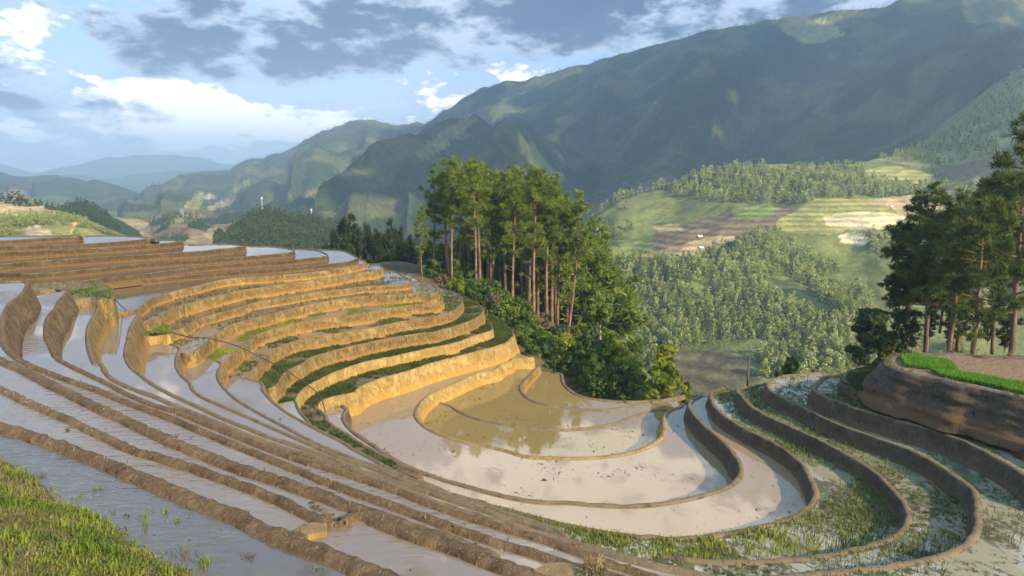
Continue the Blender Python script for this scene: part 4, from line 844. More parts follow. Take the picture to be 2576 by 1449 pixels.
def broadleaf(mx, mtop, mbase, D, wm, mat, label, seed, leaf=.17, n=60, shape='oval', stems=1, bark='bark_pale'):
    top = mpt(mx, mtop, D); base = mpt(mx, mbase, D); h = top[2] - base[2]; w = wm * .39752 / FPX * D
    g = np.random.default_rng(seed); cen = []; rad = []; mb = MB()
    mb.tube([(0, 0, -.8), (.05 * h * g.normal() * .3, 0, h * .4), (0, .02 * h, h * .88)], [.022 * h + .05, .016 * h + .03, .015], 7)
    while len(cen) < n:
        z = g.uniform(.10, .99); env = (math.sin(math.pi * (z * .78 + .18)) ** .7 if shape == 'oval' else (1.05 - z) ** .75 * .95 + .06)
        a = g.uniform(0, 6.28); t = g.random() ** .5
        c = np.array([math.cos(a) * w * .5 * env * t, math.sin(a) * w * .45 * env * t, z * h]); cen.append(c); rad.append((.085 * w + .05 * h * .4) * g.uniform(.6, 1.3))
        if len(cen) % 4 == 0: mb.tube([(0, 0, z * h * .75), c * np.array([.6, .6, .95]), c], [.05, .03, .012], 4, cap=False)
    r = empty('broadleaf_tree', tuple(base)); mb.build('trunk', M[bark], r, smooth=True)
    V, F = leaves(np.array(cen), np.array(rad), 85, leaf, seed); mk('crown', V, F, M[mat], r)
    tag(r, label, 'tree', 'broadleaf trees at the foot of the slope')
broadleaf(1674, 872, 1012, 50, 128, 'leaf_bright', 'bright yellow-green conical tree right of the slope, beside the pond rim', 5, .16, 70, 'cone')
broadleaf(1578, 903, 1008, 56, 110, 'leaf_bright', 'round sunlit bright green tree beside the brown leaf litter', 6, .16, 55)
broadleaf(1508, 730, 930, 72, 95, 'leaf_mid', 'tall leafy tree at the right end of the middle grove', 7, .2, 70)
broadleaf(1492, 828, 975, 66, 120, 'leaf_dark', 'dark dense tree under the leaning pine', 8, .2, 60)
broadleaf(1540, 860, 990, 58, 95, 'leaf_bright', 'sunlit yellow-green tree between the dark tree and the pond', 9, .17, 40)
broadleaf(1728, 960, 1014, 52, 34, 'leaf_bright', 'small pale green sapling right of the conical tree', 10, .12, 26)
broadleaf(1640, 985, 1016, 48, 60, 'leaf_bright', 'low bright bush in front of the conical tree', 12, .13, 24)
broadleaf(2185, 780, 930, 47, 120, 'leaf_dark', 'dark bushy tree at the left end of the right grove', 11, .17, 70)
broadleaf(2240, 745, 930, 49, 90, 'leaf_dark', 'dark tree between the bushy tree and the right pines', 14, .17, 50)
broadleaf(1985, 905, 975, 60, 60, 'leaf', 'feathery bamboo clump behind the right hill rim', 13, .2, 30)

# far trees on the hills
def far_tree(seed, kind):
    g = np.random.default_rng(seed); n = 26 if kind == 'cone' else 22; cen = []; rad = []
    for i in range(n):
        z = g.uniform(.12, 1); a = g.uniform(0, 6.28); e = ((1.05 - z) * .5 + .05) if kind == 'cone' else .42 * math.sin(math.pi * (z * .8 + .15))
        cen.append((math.cos(a) * e * .6, math.sin(a) * e * .6, z)); rad.append(.11 if kind == 'cone' else .15)
    V, F = leaves(np.array(cen), np.array(rad), 13, .06, seed)
    return V, F
M['far_leaf'] = leaf_mat('hill_wood_leaves', (.18, .23, .055), (.40, .42, .13), .3, 1.0)
M['far_leaf_dark'] = leaf_mat('hill_wood_dark_leaves', (.035, .065, .025), (.075, .10, .036), .2, 1.0)
M['far_leaf_pale'] = leaf_mat('hill_wood_pale_leaves', (.32, .35, .10), (.55, .54, .20), .3, 1.0)
FT = [mk('tree', *far_tree(40 + i, 'round' if i in (1, 4) else 'cone'), M[('far_leaf', 'far_leaf_pale', 'far_leaf', 'far_leaf_dark', 'far_leaf_pale', 'far_leaf')[i]], mesh_only=True) for i in range(6)]
def spots(key, n, lo=.6, seed=1, rng_=None, power=0):
    V, FM, px, py, nv = HILL[key]; g = np.random.default_rng(seed)
    X, Y = px[:nv], py[:nv]
    ok = (FM[:nv] > lo) & (X > -60) & (X < 2640)
    if rng_ is not None: ok &= rng_(X, Y)
    ii = np.argwhere(ok)
    if len(ii) == 0: return np.zeros((0, 3))
    wgt = V[ii[:, 0], ii[:, 1], 1] ** power; wgt /= wgt.sum()
    pick = ii[g.choice(len(ii), n, p=wgt)]
    P = V[pick[:, 0], pick[:, 1]]
    q = V[np.minimum(pick[:, 0] + 1, nv - 1), np.minimum(pick[:, 1] + 1, V.shape[1] - 1)]
    return P + (q - P) * g.random((n, 1))
P = spots('H', 7600, .62, 5)
P = P[np.array([fbm((p[0] * .045, p[1] * .045, 4), 4) for p in P]) > -.30]
order = np.argsort(P[:, 1]); g = np.random.default_rng(8)
for n_, i in enumerate(order[:300]):
    o = bpy.data.objects.new('hill_tree', FT[n_ % 6]); link(o); s_ = g.uniform(2.2, 5.6) * (1.15 if n_ % 5 == 0 else .9); w__ = g.uniform(.7, 1.05); o.scale = (s_ * w__, s_ * w__, s_); o.location = P[i] - np.array([0, 0, .3]); o.rotation_euler = (0, 0, g.uniform(0, 6.3))
    tag(o, 'sunlit tree in the wood on the lower slope across the valley', 'tree', 'trees in the wood across the valley')
def wood(name, label, P, smin, smax, mat, wide=.85, seed=2, lod=1):
    g = np.random.default_rng(seed); VV = []; FF = []; n = 0
    src = [far_tree(60 + i, 'round' if i % 3 == 2 else 'cone') for i in range(6)]
    if lod > 1: src = [(v.reshape(-1, 4, 3)[::lod].reshape(-1, 3), None) for v, f in src]; src = [(v * 1.0, np.arange(len(v)).reshape(-1, 4)) for v, f in src]
    for i, p in enumerate(P):
        v, f = src[i % 6]; s_ = g.uniform(smin, smax); a = g.uniform(0, 6.28); c, s2 = math.cos(a), math.sin(a)
        q = v * np.array([s_ * wide, s_ * wide, s_]); q = np.stack([q[:, 0] * c - q[:, 1] * s2, q[:, 0] * s2 + q[:, 1] * c, q[:, 2]], 1) + p - np.array([0, 0, s_ * .06])
        VV.append(q); FF.append(f + n); n += len(v)
    o = mk(name, np.concatenate(VV), np.concatenate(FF), M[mat]); tag(o, label, 'woods', None, 'stuff'); return o
wood('hill_woods', 'woods across the valley beyond the nearest trees', P[order[300:]][::2], 2.2, 5.4, 'far_leaf', seed=3, lod=2)
wood('hill_woods', 'paler trees among the woods across the valley', P[order[300:]][1::4], 2.4, 5.8, 'far_leaf_pale', seed=13, lod=2)
wood('hill_woods', 'darker trees among the woods across the valley', P[order[300:]][3::4], 2.0, 4.6, 'far_leaf_dark', seed=14, lod=2)
wood('knoll_woods', 'woods covering the dark knoll', spots('K', 1600, .3, 6), 2.2, 4.6, 'far_leaf_dark', 1.0, 4, 2)
wood('round_hill_woods', 'woods covering the round hill at left', spots('HL2', 1100, .3, 7), 2.5, 4.6, 'far_leaf_dark', 1.1, 5, 2)
wood('hill_scrub', 'scrub and trees on the terraced hill at left', spots('HL', 500, .75, 9), 1.0, 2.6, 'far_leaf', 1.2, 6, 2)
wood('field_trees', 'hedges and trees among the valley fields', spots('VF', 500, .72, 10), 2, 4, 'far_leaf_dark', 1.1, 7, 2)
wood('mountain_forest', 'forest on the big mountain', np.concatenate([spots('M1', 9000, .5, 11, power=1), spots('M1', 1500, -1, 13, lambda X, Y: True) if False else HILL['M1'][0][HILL['M1'][4] - 3:HILL['M1'][4]].reshape(-1, 3)[np.random.default_rng(4).random(3 * HILL['M1'][0].shape[1]) < .35]]), 2.2, 6.5, 'far_leaf_dark', 1.3, 8, 6)
wood('ridge_forest', 'forest on the dark spur ridge', np.concatenate([spots('M2', 4500, .5, 12, power=1), HILL['M2'][0][HILL['M2'][4] - 3:HILL['M2'][4]].reshape(-1, 3)[np.random.default_rng(4).random(3 * HILL['M2'][0].shape[1]) < .35]]), 3, 7, 'far_leaf_dark', 1.3, 9, 6)

# ------------------------------------------------------------------ small things
def in_poly_pts(P, n, seed=0):
    P = np.asarray(P, float); g = np.random.default_rng(seed); out = []
    x0, y0 = P.min(0); x1, y1 = P.max(0); tot = 0
    while tot < n:
        q = np.stack([g.uniform(x0, x1, n * 3), g.uniform(y0, y1, n * 3)], 1); q = q[inpoly(P, q[:, 0], q[:, 1])]
        out.append(q); tot += len(q)
        if len(q) == 0: break
    return np.concatenate(out)[:n]
def ribbons(p, hmin, hmax, wid, seed=0, lean=.5):      # upright blades, each bent once
    g = np.random.default_rng(seed); n = len(p); h = g.uniform(hmin, hmax, (n, 1)); a = g.uniform(0, 6.28, n)
    d = np.stack([np.cos(a), np.sin(a), np.zeros(n)], 1); s_ = np.stack([-np.sin(a + .5), np.cos(a + .5), np.zeros(n)], 1) * wid * g.uniform(.6, 1.3, (n, 1))
    l = g.uniform(.1, 1, (n, 1)) * lean; up = np.array([0, 0, 1.0])
    m_ = p + up * h * .6 + d * h * l * .3; t = p + up * h * (1 - l * .45) + d * h * l
    V = np.stack([p - s_, p + s_, m_ + s_ * .8, m_ - s_ * .8, t], 1).reshape(-1, 3); k = np.arange(n)[:, None] * 5
    F = np.concatenate([k + np.array([[0, 1, 2]]), k + np.array([[0, 2, 3]]), k + np.array([[3, 2, 4]])])
    return V, F
M['grass_green'] = leaf_mat('fresh_grass', (.10, .16, .016), (.24, .28, .035), .4, 2.0); M['grass_olive'] = leaf_mat('olive_grass', (.11, .115, .025), (.22, .20, .06), .35, 3.0)
M['grass_dry'] = leaf_mat('dry_grass', (.20, .16, .05), (.32, .25, .10), .3, 2.0)
M['seedling'] = leaf_mat('rice_seedlings', (.20, .24, .025), (.40, .38, .05), .45, .4)
M['seedbed'] = leaf_mat('rice_seedbed', (.10, .27, .02), (.15, .33, .03), .45, 1.0)
M['weed'] = leaf_mat('paddy_weeds', (.045, .07, .016), (.10, .12, .03), .3, .7)
M['weed_wet'] = leaf_mat('wet_weeds', (.06, .075, .02), (.13, .13, .035), .3, .5)
M['olive'] = leaf_mat('olive_growth', (.085, .105, .022), (.17, .18, .04), .35, .5)
M['straw'] = leaf_mat('straw', (.26, .18, .08), (.40, .30, .14), .2, 3.0)
M['clod'] = plain_mat('mud_clod', (.10, .065, .035), (.20, .13, .07), 6, .9, .8)
def stuff(name, V, F, mat, label, cat, parent=None):
    o = mk(name, V, F, M[mat], parent)
    if parent is None: tag(o, label, cat, None, 'stuff')
    return o
# grass of the near bank
g = np.random.default_rng(21); rr = g.random(110000) ** .8 * (rows - 2); cc = g.random(110000) * (ne - 2)
ri, ci = rr.astype(int), cc.astype(int); fr_, fc_ = (rr - ri)[:, None], (cc - ci)[:, None]
pt = (GB[ri, ci] * (1 - fc_) + GB[ri, ci + 1] * fc_) * (1 - fr_) + (GB[ri + 1, ci] * (1 - fc_) + GB[ri + 1, ci + 1] * fc_) * fr_
gx_, gy_ = project(pt); vis = (gx_ > -40) & (gx_ < 260) & (gy_ < 640); pt = pt[vis]
kk = np.array([fbm((x * 1.3, y * 1.3, 5), 4) for x, y, z in pt])
q_ = g.random(len(pt))
V, F = ribbons(pt[(kk > -.10) & (q_ < .75)], .025, .085, .006, 1, 1.6); stuff('grass', V, F, 'grass_green', 'green grass on the bank in the bottom left corner', 'grass')
V, F = ribbons(pt[(kk < .02) & (q_ < .85)], .02, .07, .004, 2, 1.9); stuff('dry_grass', V, F, 'grass_dry', 'dry matted grass on the bank in the bottom left corner', 'grass')
V, F = ribbons(pt[q_ > .72], .02, .07, .007, 3, 1.8); stuff('grass', V, F, 'grass_olive', 'low olive leaves among the grass in the bottom left corner', 'grass')
kc = np.array([fbm((x * 2.6, y * 2.6, 15), 3) for x, y, z in pt]); V, F = ribbons(pt[(kc > .28) & (q_ < .5)], .06, .15, .008, 4, .9); stuff('grass', V, F, 'grass_green', 'taller tufts of grass in the bottom left corner', 'grass')
# weeds on the planted strips of the left hill
def strip_poly(i): return np.array(L_('U%d' % i) + L_('U%d' % (i - 1))[::-1])
def weeds(name, poly, z, n, r, mat, label, seed, k=8, thr=-.2, cat='weeds', fs=.5, wid=.02):
    p = in_poly_pts(poly, n, seed); kk = np.array([fbm((x * fs, y * fs, seed), 4) for x, y in p]); p = p[kk > thr]
    c = np.concatenate([p, np.full((len(p), 1), z)], 1); V, F = blades(c, np.full(len(c), r), k, wid, .8, seed); stuff(name, V, F, mat, label, cat)
for i, n, r, mt, thr, lab in ((9, 500, .12, 'weed_wet', .05, 'scattered stubble in the ninth strip'), (10, 900, .13, 'weed_wet', 0, 'stubble in the tenth strip'), (11, 900, .12, 'weed_wet', .0, 'stubble in the eleventh strip'), (12, 3000, .16, 'seedling', .02, 'bright green weeds in the strip below the mud pool'), (13, 2600, .14, 'weed', -.02, 'green weeds in the thirteenth strip'),
                               (14, 4200, .17, 'weed', -.25, 'dark weeds filling the fourteenth strip'), (15, 4600, .18, 'weed', -.3, 'dark weeds filling the fifteenth strip'), (16, 5200, .2, 'weed', -.3, 'leafy weeds on the strip above the tallest golden wall')):
    weeds('weeds', strip_poly(i), zU[i] + .02, n, r, mt, lab, i, 8, thr)
weeds('weeds', np.array(L_('Sv') + pz(zS[9], ('R4', [(700, 480), (1000, 620), (1290, 720)])) + L_('St')[::-1]), zS[9] + .02, 900, .16, 'weed', 'weeds in the narrow green strip between two dark bunds', 31)
# seedlings and weeds of the right hill
q2 = np.array(L_('Q2') + pz(zQ[2], ('r', [(480, 525), (560, 565), (640, 600)])) + L_('Q3')[::-1])
q3 = np.array(L_('Q3') + pz(zQ[3], ('r', [(600, 580), (700, 630)])) + L_('Q4')[::-1])
q4 = np.array(L_('Q4') + pz(zQ[4], ('r', [(650, 640), (850, 760), (1250, 800), (1250, 560)])) + L_('Q5')[::-1])
p = in_poly_pts(q2, 16000, 41); ax, ay = project(np.concatenate([p, np.full((len(p), 1), zQ[2])], 1))
wgt = np.clip((ay - 518) / 22, 0, 1) * np.clip((800 - ax) / 120, 0, 1); kk = np.array([fbm((x * .6, y * .6, 2), 4) for x, y in p])
near = onz(640, 545, zQ[2]); dist = np.hypot((p[:, 0] - near[0]) / 9.0, (p[:, 1] - near[1]) / 3.0)
sel = np.random.default_rng(1).random(len(p)) < np.clip(1.25 - dist, .04, 1) * np.clip(.6 + kk * 2, 0, 1)
V, F = ribbons(np.concatenate([p[sel], np.full((sel.sum(), 1), zQ[2] - .02)], 1), .14, .36, .017, 5, .6); stuff('rice_seedlings', V, F, 'seedling', 'yellow-green rice seedlings beside the foreground bunds', 'seedlings')
for nm, pl, z, n, thr, sd_2 in (('weeds', q2, zQ[2], 2600, .0, 43), ('weeds', q3, zQ[3], 2200, .02, 44), ('weeds', q4, zQ[4], 2000, .05, 45), ('weeds', np.array(L_('Q5') + L_('Q6')[::-1]), zQ[5], 1200, .0, 46)):
    weeds(nm, pl, z + .01, n, .13, 'weed_wet', 'sparse weeds standing in the flooded strips of the right hill', sd_2, 7, thr, 'weeds', .35, .014)
for pl, z, n, thr, sd_2 in ((q2, zQ[2], 9000, -.05, 47), (q3, zQ[3], 6500, .02, 48), (q4, zQ[4], 6000, .04, 49), (np.array(L_('Q5') + L_('Q6')[::-1]), zQ[5], 2500, .06, 50)):
    p = in_poly_pts(pl, n, sd_2); kk = np.array([fbm((x * .30, y * .30, sd_2), 5) for x, y in p]); p = p[kk > thr]
    V, F = ribbons(np.concatenate([p, np.full((len(p), 1), z - .02)], 1), .08, .30, .016, sd_2, .7); stuff('weeds', V, F, 'olive', 'olive green growth standing in the flooded strips of the right hill', 'weeds')
bed1 = np.array(pz(zQ[7], ('g4', [(985, 195), (1020, 165), (1270, 150), (1290, 178), (1560, 215), (1640, 250), (1730, 345), (1400, 330), (1050, 292)])))
bed2 = np.array(pz(zQ[7], ('g4', [(1370, 345), (1700, 368), (2000, 412), (2250, 462), (2576, 522), (2900, 590), (2900, 715), (2576, 645), (2400, 608), (2000, 515), (1800, 478), (1500, 412)])))
for pl, lab, sd_2 in ((bed1, 'bright green rice seedbed at the tip of the ploughed field', 51), (bed2, 'bright green rice seedbed along the edge of the ragged wall', 52)):
    p = in_poly_pts(pl, 9000, sd_2); V, F = ribbons(np.concatenate([p, np.full((len(p), 1), zQ[7] + .02)], 1), .12, .26, .02, sd_2, .5)
    o = mk('seedbed', V, F, M['seedbed']); tag(o, lab, 'seedbed', None, 'stuff')
ledge = np.array(pz(zQ[6] + .25, ('g4', [(290, 400), (330, 335), (500, 320), (740, 290), (830, 305), (790, 470), (740, 510), (650, 600), (450, 530), (330, 460)])))
p = in_poly_pts(ledge, 2600, 55); V, F = ribbons(np.concatenate([p, np.full((len(p), 1), zQ[6])], 1), .15, .5, .02, 55, .9); stuff('grass', V, F, 'weed', 'rough grass on the ledge left of the ragged wall', 'grass')

for key, dens, h0, h1, mt in [('U%d' % i, 5, .05, .16, 'grass_dry') for i in range(8, 17)] + [('Q%d' % i, 4, .05, .15, 'grass_olive') for i in range(1, 7)] + [('Q7', 40, .08, .34, 'grass_olive')] + [('S' + k, 9, .03, .09, 'grass_dry') for k in ('a', 'b', 'c', 'a2', 'd')]:
    L = LINES[key]; o = BANKS[key]; g = np.random.default_rng(hash_(key)); ln = np.sum(np.hypot(*np.diff(L, axis=0).T)); n = int(ln * dens)
    ii = g.integers(0, len(L), n); q = L[ii]; kk = np.array([fbm((x * .8, y * .8, 3), 3) for x, y in q]); q = q[kk > -.08]
    zt = BANKZ[key]; p = np.concatenate([q + g.normal(size=q.shape) * .06, np.full((len(q), 1), zt - .02)], 1) - np.array(o.location)
    V, F = ribbons(p, h0, h1, .008 if key[0] == 'S' else .014, hash_(key), 1.2); gp = mk('grass', V, F, M[mt], o); gp['kind'] = 'stuff'
def mound(name, outline, zbase, mat, label, cat, inset=.22, batter=.18, seed=0, group=None):
    O = smooth_line(np.array([onz(x, y, z) for (x, y), z in outline] + [onz(*outline[0][0], outline[0][1])]), .18)[:-1]
    n = len(O); c = O.mean(0); area = .5 * np.sum(O[:, 0] * np.roll(O[:, 1], -1) - np.roll(O[:, 0], -1) * O[:, 1])
    T = np.roll(O, -1, 0) - np.roll(O, 1, 0); T /= np.linalg.norm(T[:, :2], axis=1)[:, None] + 1e-9
    Nn = np.stack([T[:, 1], -T[:, 0], np.zeros(n)], 1) * (1 if area > 0 else -1)
    kn = .02 if name == 'mud_block' else .06
    rings = []; prof = [(-inset, .04 if name != 'mud_block' else .0, 1), (0, 0, .97)] + [(batter * (q + 1) / 4, None, .9 * (1 - (q + 1) / 4)) for q in range(4)]
    hs = []
    for o_, dz, hh in prof:
        Q = O + Nn * o_
        if dz is not None: Q[:, 2] = O[:, 2] + dz
        else:
            q = o_ / batter; Q[:, 2] = O[:, 2] * (1 - q) + (zbase - .2) * q
        Q = Q + np.array([[kn * fbm((x * 2, y * 2, z * 2 + seed), 3), kn * fbm((x * 2 + 9, y * 2, z * 2), 3), kn * .7 * fbm((x * 3, y * 3, seed), 3)] for x, y, z in Q]); rings.append(Q); hs += [hh] * n
    V = np.concatenate(rings); F = []
    for r in range(len(rings) - 1):
        for i in range(n):
            f = (r * n + i, (r + 1) * n + i, (r + 1) * n + (i + 1) % n, r * n + (i + 1) % n); F.append(f if area > 0 else f[::-1])
    from mathutils.geometry import delaunay_2d_cdt
    res = delaunay_2d_cdt([Vector((a[0], a[1])) for a in rings[0]], [(i, (i + 1) % n) for i in range(n)], [], 1, 1e-4)
    if len(res[0]) == n: F += [tuple(t) for t in res[2]]
    else: F.append(tuple(range(n)) if area > 0 else tuple(range(n))[::-1])
    o = mk(name, V, F, M[mat], smooth=name != 'mud_block', attrs={'h': np.array(hs)}); tag(o, label, cat, group); return o, O
def T_(key, pts, z): return [(p, zz) for p, zz in zip(trace((key, pts)), z if isinstance(z, (list, tuple)) else [z] * len(pts))]
o, O = mound('earth_mound', T_('a', [(395, 708), (600, 694), (850, 690), (1000, 682), (1200, 708), (1420, 728), (1450, 790), (1462, 850), (1420, 890), (1360, 885), (1280, 905), (1140, 888), (930, 898), (890, 780), (800, 766), (450, 776)],
      [zS[3] + .42] * 6 + [zS[3] + .4] * 4 + [zS[3] + .38] * 3 + [zS[3] + .42] * 4), zS[4] - .3, 'earth', 'grassy earth mound between the left pools, with an orange cut face', 'mound')
p = in_poly_pts(O[:, :2], 2600, 61); zz = np.array([O[np.argmin(np.hypot(O[:, 0] - x, O[:, 1] - y)), 2] for x, y in p]); sel = p[:, 0] > np.quantile(p[:, 0], .42)
kk = np.array([fbm((x * .9, y * .9, 6), 3) for x, y in p]); s1 = sel & (kk > .0); s2 = ~s1 & (kk > -.25)
V, F = ribbons(np.concatenate([p[s1], zz[s1, None]], 1), .10, .34, .016, 61, 1.2); mk('grass', V, F, M['leaf'], o)
V, F = ribbons(np.concatenate([p[s2], zz[s2, None]], 1), .05, .18, .016, 62, 1.6); mk('straw', V, F, M['grass_dry'], o)
o, O = mound('earth_mound', T_('d', [(520, 262), (590, 195), (700, 168), (850, 170), (905, 205), (912, 262), (885, 288), (800, 282), (690, 284), (600, 315), (535, 318)], zU[10] + .10), zS[5] - .2, 'earth_sunlit', 'small earth shoulder with a green grass tuft, where the rope starts', 'mound')
p = in_poly_pts(O[:, :2], 1100, 63); V, F = ribbons(np.concatenate([p, np.full((len(p), 1), zU[10] + .08)], 1), .08, .32, .018, 63, 1.0); mk('grass', V, F, M['grass_green'], o)
mound('mud_block', T_('R4', [(330, 1098), (420, 1062), (530, 1030), (575, 1050), (608, 1085), (560, 1110), (470, 1140), (395, 1120)], zS['00'] + .07), zS['00'] - .1, 'earth_sunlit', 'squarish lit orange mud block bridging the two nearest bunds', 'mud block', .08, .05, 3)
mound('mud_block', T_('g3', [(440, 1365), (560, 1290), (700, 1250), (820, 1262), (960, 1290), (1100, 1310), (1150, 1400), (1100, 1500), (800, 1500), (560, 1440)], zS['00'] + .10), zS['00'] - .1, 'earth_sunlit', 'lumpy mud plug with a lit yellow hollow at the bottom edge', 'mud block', .1, .06, 4)
mound('mud_block', T_('g1', [(2190, 985), (2280, 960), (2360, 1010), (2390, 1045), (2330, 1060), (2240, 1035)], zS[5] + .12), zS[5] - .1, 'earth', 'small lit mud lump closing a gap among the packed bunds', 'mud block', .06, .05, 5)
V_ = []; 
p = in_poly_pts(np.array(pz(zS['00'] + .1, ('g3', [(1090, 1330), (1200, 1310), (1320, 1330), (1330, 1449), (1180, 1480), (1120, 1449)]))), 420, 71)
V, F = ribbons(np.concatenate([p, np.full((len(p), 1), zS['00'] + .05)], 1), .08, .22, .012, 71, 1.1); tag(mk('straw_bundle', V, F, M['straw']), 'bundle of wilted straw on the mud plug at the bottom edge', 'straw')
# clods and weed tufts in the nearest water
def clod(px, py, z, s_, lab, seed, name='mud_clod'):
    s_ *= .5
    c = onz(px, py, z); g = np.random.default_rng(seed); V = []; F = []; nl, nr = 5, 9
    for i in range(nl):
        th = math.pi * .5 * i / (nl - 1)
        for k in range(nr):
            a = 6.283 * k / nr; r = s_ * math.cos(th) * (1 + .35 * g.normal()) + .002; V.append((c[0] + r * math.cos(a) * 1.3, c[1] + r * math.sin(a), c[2] - .02 + s_ * .55 * math.sin(th) * (1 + .2 * g.normal())))
    for i in range(nl - 1):
        for k in range(nr): F.append((i * nr + k, i * nr + (k + 1) % nr, (i + 1) * nr + (k + 1) % nr, (i + 1) * nr + k))
    tag(mk(name, V, F, M['clod']), lab, 'mud clod', 'mud clods in the gap between the near bunds')
for i, (x, y, s_, lab) in enumerate([(470, 885, .05, 'small mud clod left of the gap between the near bunds'), (500, 918, .075, 'mud clod pair left of the gap between the near bunds'), (555, 935, .05, 'round mud clod in the middle of the gap between the near bunds'), (600, 985, .11, 'largest flat mud clod in the gap between the near bunds'), (675, 1012, .07, 'dark mud clod touching the blunt end of the thick bund')]):
    cx_, cy_ = trace(('R4', [(x, y)]))[0]; clod(cx_, cy_, zS['00'], s_, lab, 80 + i)
tufts = [(1085, 1060, .30, 4, 'tall single green rush standing in the nearest water'), (1530, 1370, .16, 26, 'largest pale green weed tuft in the nearest water'), (1340, 1040, .10, 16, 'spreading green weed tuft in the middle of the nearest water'), (1860, 1310, .09, 16, 'green and brown weed tuft below the thick bund'), (740, 800, .09, 16, 'weed tuft under the middle of the thick bund'), (2380, 1400, .08, 12, 'small weed tuft at the bottom edge right of the others'),
         (920, 740, .10, 7, 'thin green sprouts close under the thick bund'), (600, 860, .08, 14, 'green sprig beside the grass bank edge'), (840, 980, .07, 14, 'reddish withered tuft, second row from the grass bank'), (960, 1000, .07, 14, 'tangled brown tuft in the middle of the nearest water'), (930, 1110, .10, 12, 'brown tuft low by the grass bank'), (1250, 970, .10, 4, 'two thin leaning blades in the nearest water'), (1430, 970, .09, 6, 'thin sprouts right of the leaning blades'), (1150, 950, .08, 8, 'faint weed sprig right of the tall rush'), (300, 700, .09, 16, 'dark weed cluster near the left edge of the nearest water'), (120, 630, .08, 12, 'weed sprig at the left edge of the nearest water'), (480, 620, .05, 10, 'floating leaf cluster under the thick bund at left'), (1410, 1310, .16, 8, 'upright brown and green stalks by the grass bank'), (1290, 1300, .16, 8, 'tall stalks rising at the edge of the grass bank'), (2200, 1210, .20, 5, 'arching green blades leaning on the thick bund'), (1390, 1420, .10, 10, 'sprouts at the bottom edge beside the grass bank'), (1450, 1170, .09, 2, 'single thin stalk in open water')]
for i, (x, y, h_, n, lab) in enumerate(tufts):
    cx_, cy_ = trace(('R3', [(x, y)]))[0]; c = onz(cx_, cy_, zS['A']); g = np.random.default_rng(90 + i)
    p = np.tile(np.array([[c[0], c[1], c[2] - .02]]), (n, 1)); p[:, :2] += g.normal(size=(n, 2)) * (.035 if n > 5 else .012)
    V, F = ribbons(p, h_ * .5, h_, .006 if n > 5 else .009, 90 + i, .5 if h_ > .15 else 1.2)
    tag(mk('weed_tuft', V, F, M['leaf_dry' if 'brown' in lab or 'reddish' in lab or 'dark' in lab else 'grass_green']), lab, 'weed tuft', 'weed tufts in the nearest water')
# rope across the terraces
pts = []
rp = [('d', 905, 250, zU[10] + .2), ('d', 1100, 308, zU[10] - .05), ('d', 1420, 340, zU[11] + .25), ('d', 1760, 430, zU[12] + .25), ('d', 2000, 540, zU[13] + .3), ('d', 2400, 745, zU[14] + .25), ('e', 160, 595, zU[14] + .2), ('e', 420, 775, zU[15] + .2), ('e', 560, 890, zU[15]), ('e', 612, 985, zU[16] + .2), ('e', 650, 1125, zQ[1] + .05)]
for k_, x, y, z in rp:
    cx_, cy_ = trace((k_, [(x, y)]))[0]; pts.append(onz(cx_, cy_, z))
mb = MB(); mb.tube(smooth_line(np.array(pts), .5), .028, 5); M['rope'] = plain_mat('dark_hose', (.03, .028, .025), (.06, .055, .05), 5, .6, .1)
tag(mb.build('hose', M['rope'], smooth=True), 'thin dark hose sagging across the banks of the left hillside', 'hose')
mb = MB(); mb.tube([onz(*trace(('a', [(1480, 890)]))[0], zS[3] + .25), onz(*trace(('a', [(1560, 975)]))[0], zS[4] + .35), onz(*trace(('a', [(1628, 1040)]))[0], zS[4] + .2)], .025, 5)
tag(mb.build('hose', M['rope'], smooth=True), 'short dark hose running from the grassy mound into the pool', 'hose')
# post, masts, huts
M['wood'] = plain_mat('weathered_wood', (.07, .055, .04), (.14, .11, .08), 6, .9, .4, stretch=(1, 1, .2)); M['metal'] = plain_mat('mast_metal', (.55, .56, .58), (.7, .7, .7), 2, .5, .1); M['roof_white'] = plain_mat('pale_roof', (.7, .7, .68), (.85, .85, .83), .5, .7, .1); M['hut_wall'] = plain_mat('hut_boards', (.25, .19, .13), (.36, .29, .2), .8, .9, .2)
pb = onz(*trace(('g6', [(1258, 305)]))[0], zQ[3] + .05); mb = MB(); mb.tube([pb - [0, 0, .4], pb + [0, 0, .8], pb + [.02, 0, 1.62]], [.075, .07, .06], 7); tag(mb.build('wooden_post', M['wood'], smooth=True), 'short wooden post on the rim of the right hill terraces', 'post')
for mx, mt_, mb_, lab in ((661, 495, 538, 'taller thin lattice mast on top of the dark wooded knoll'), (785, 525, 562, 'shorter thin mast on the right shoulder of the dark knoll')):
    t_ = mpt(mx, mt_, 318); b_ = mpt(mx, mb_ + 12, 318); r = empty('radio_mast', tuple(b_)); hh = t_[2] - b_[2]; mb = MB()
    for k in range(3):
        a = k * 2.094; mb.tube([(math.cos(a) * .22, math.sin(a) * .22, 0), (math.cos(a) * .08, math.sin(a) * .08, hh)], .035, 4)
    for q in range(9):
        z0 = hh * q / 9; mb.tube([(.2, 0, z0), (-.1, .15, z0 + hh / 9)], .025, 3); mb.tube([(-.1, .15, z0), (-.1, -.15, z0 + hh / 9)], .025, 3); mb.tube([(-.1, -.15, z0), (.2, 0, z0 + hh / 9)], .025, 3)
    mb.build('lattice', M['metal'], r); mb = MB()
    for k in range(3): mb.box((.25 * math.cos(k * 2.1), .25 * math.sin(k * 2.1), hh - .5), (.07, .07, .45))
    mb.build('antenna', M['roof_white'], r); tag(r, lab, 'mast', 'thin masts on the knoll')
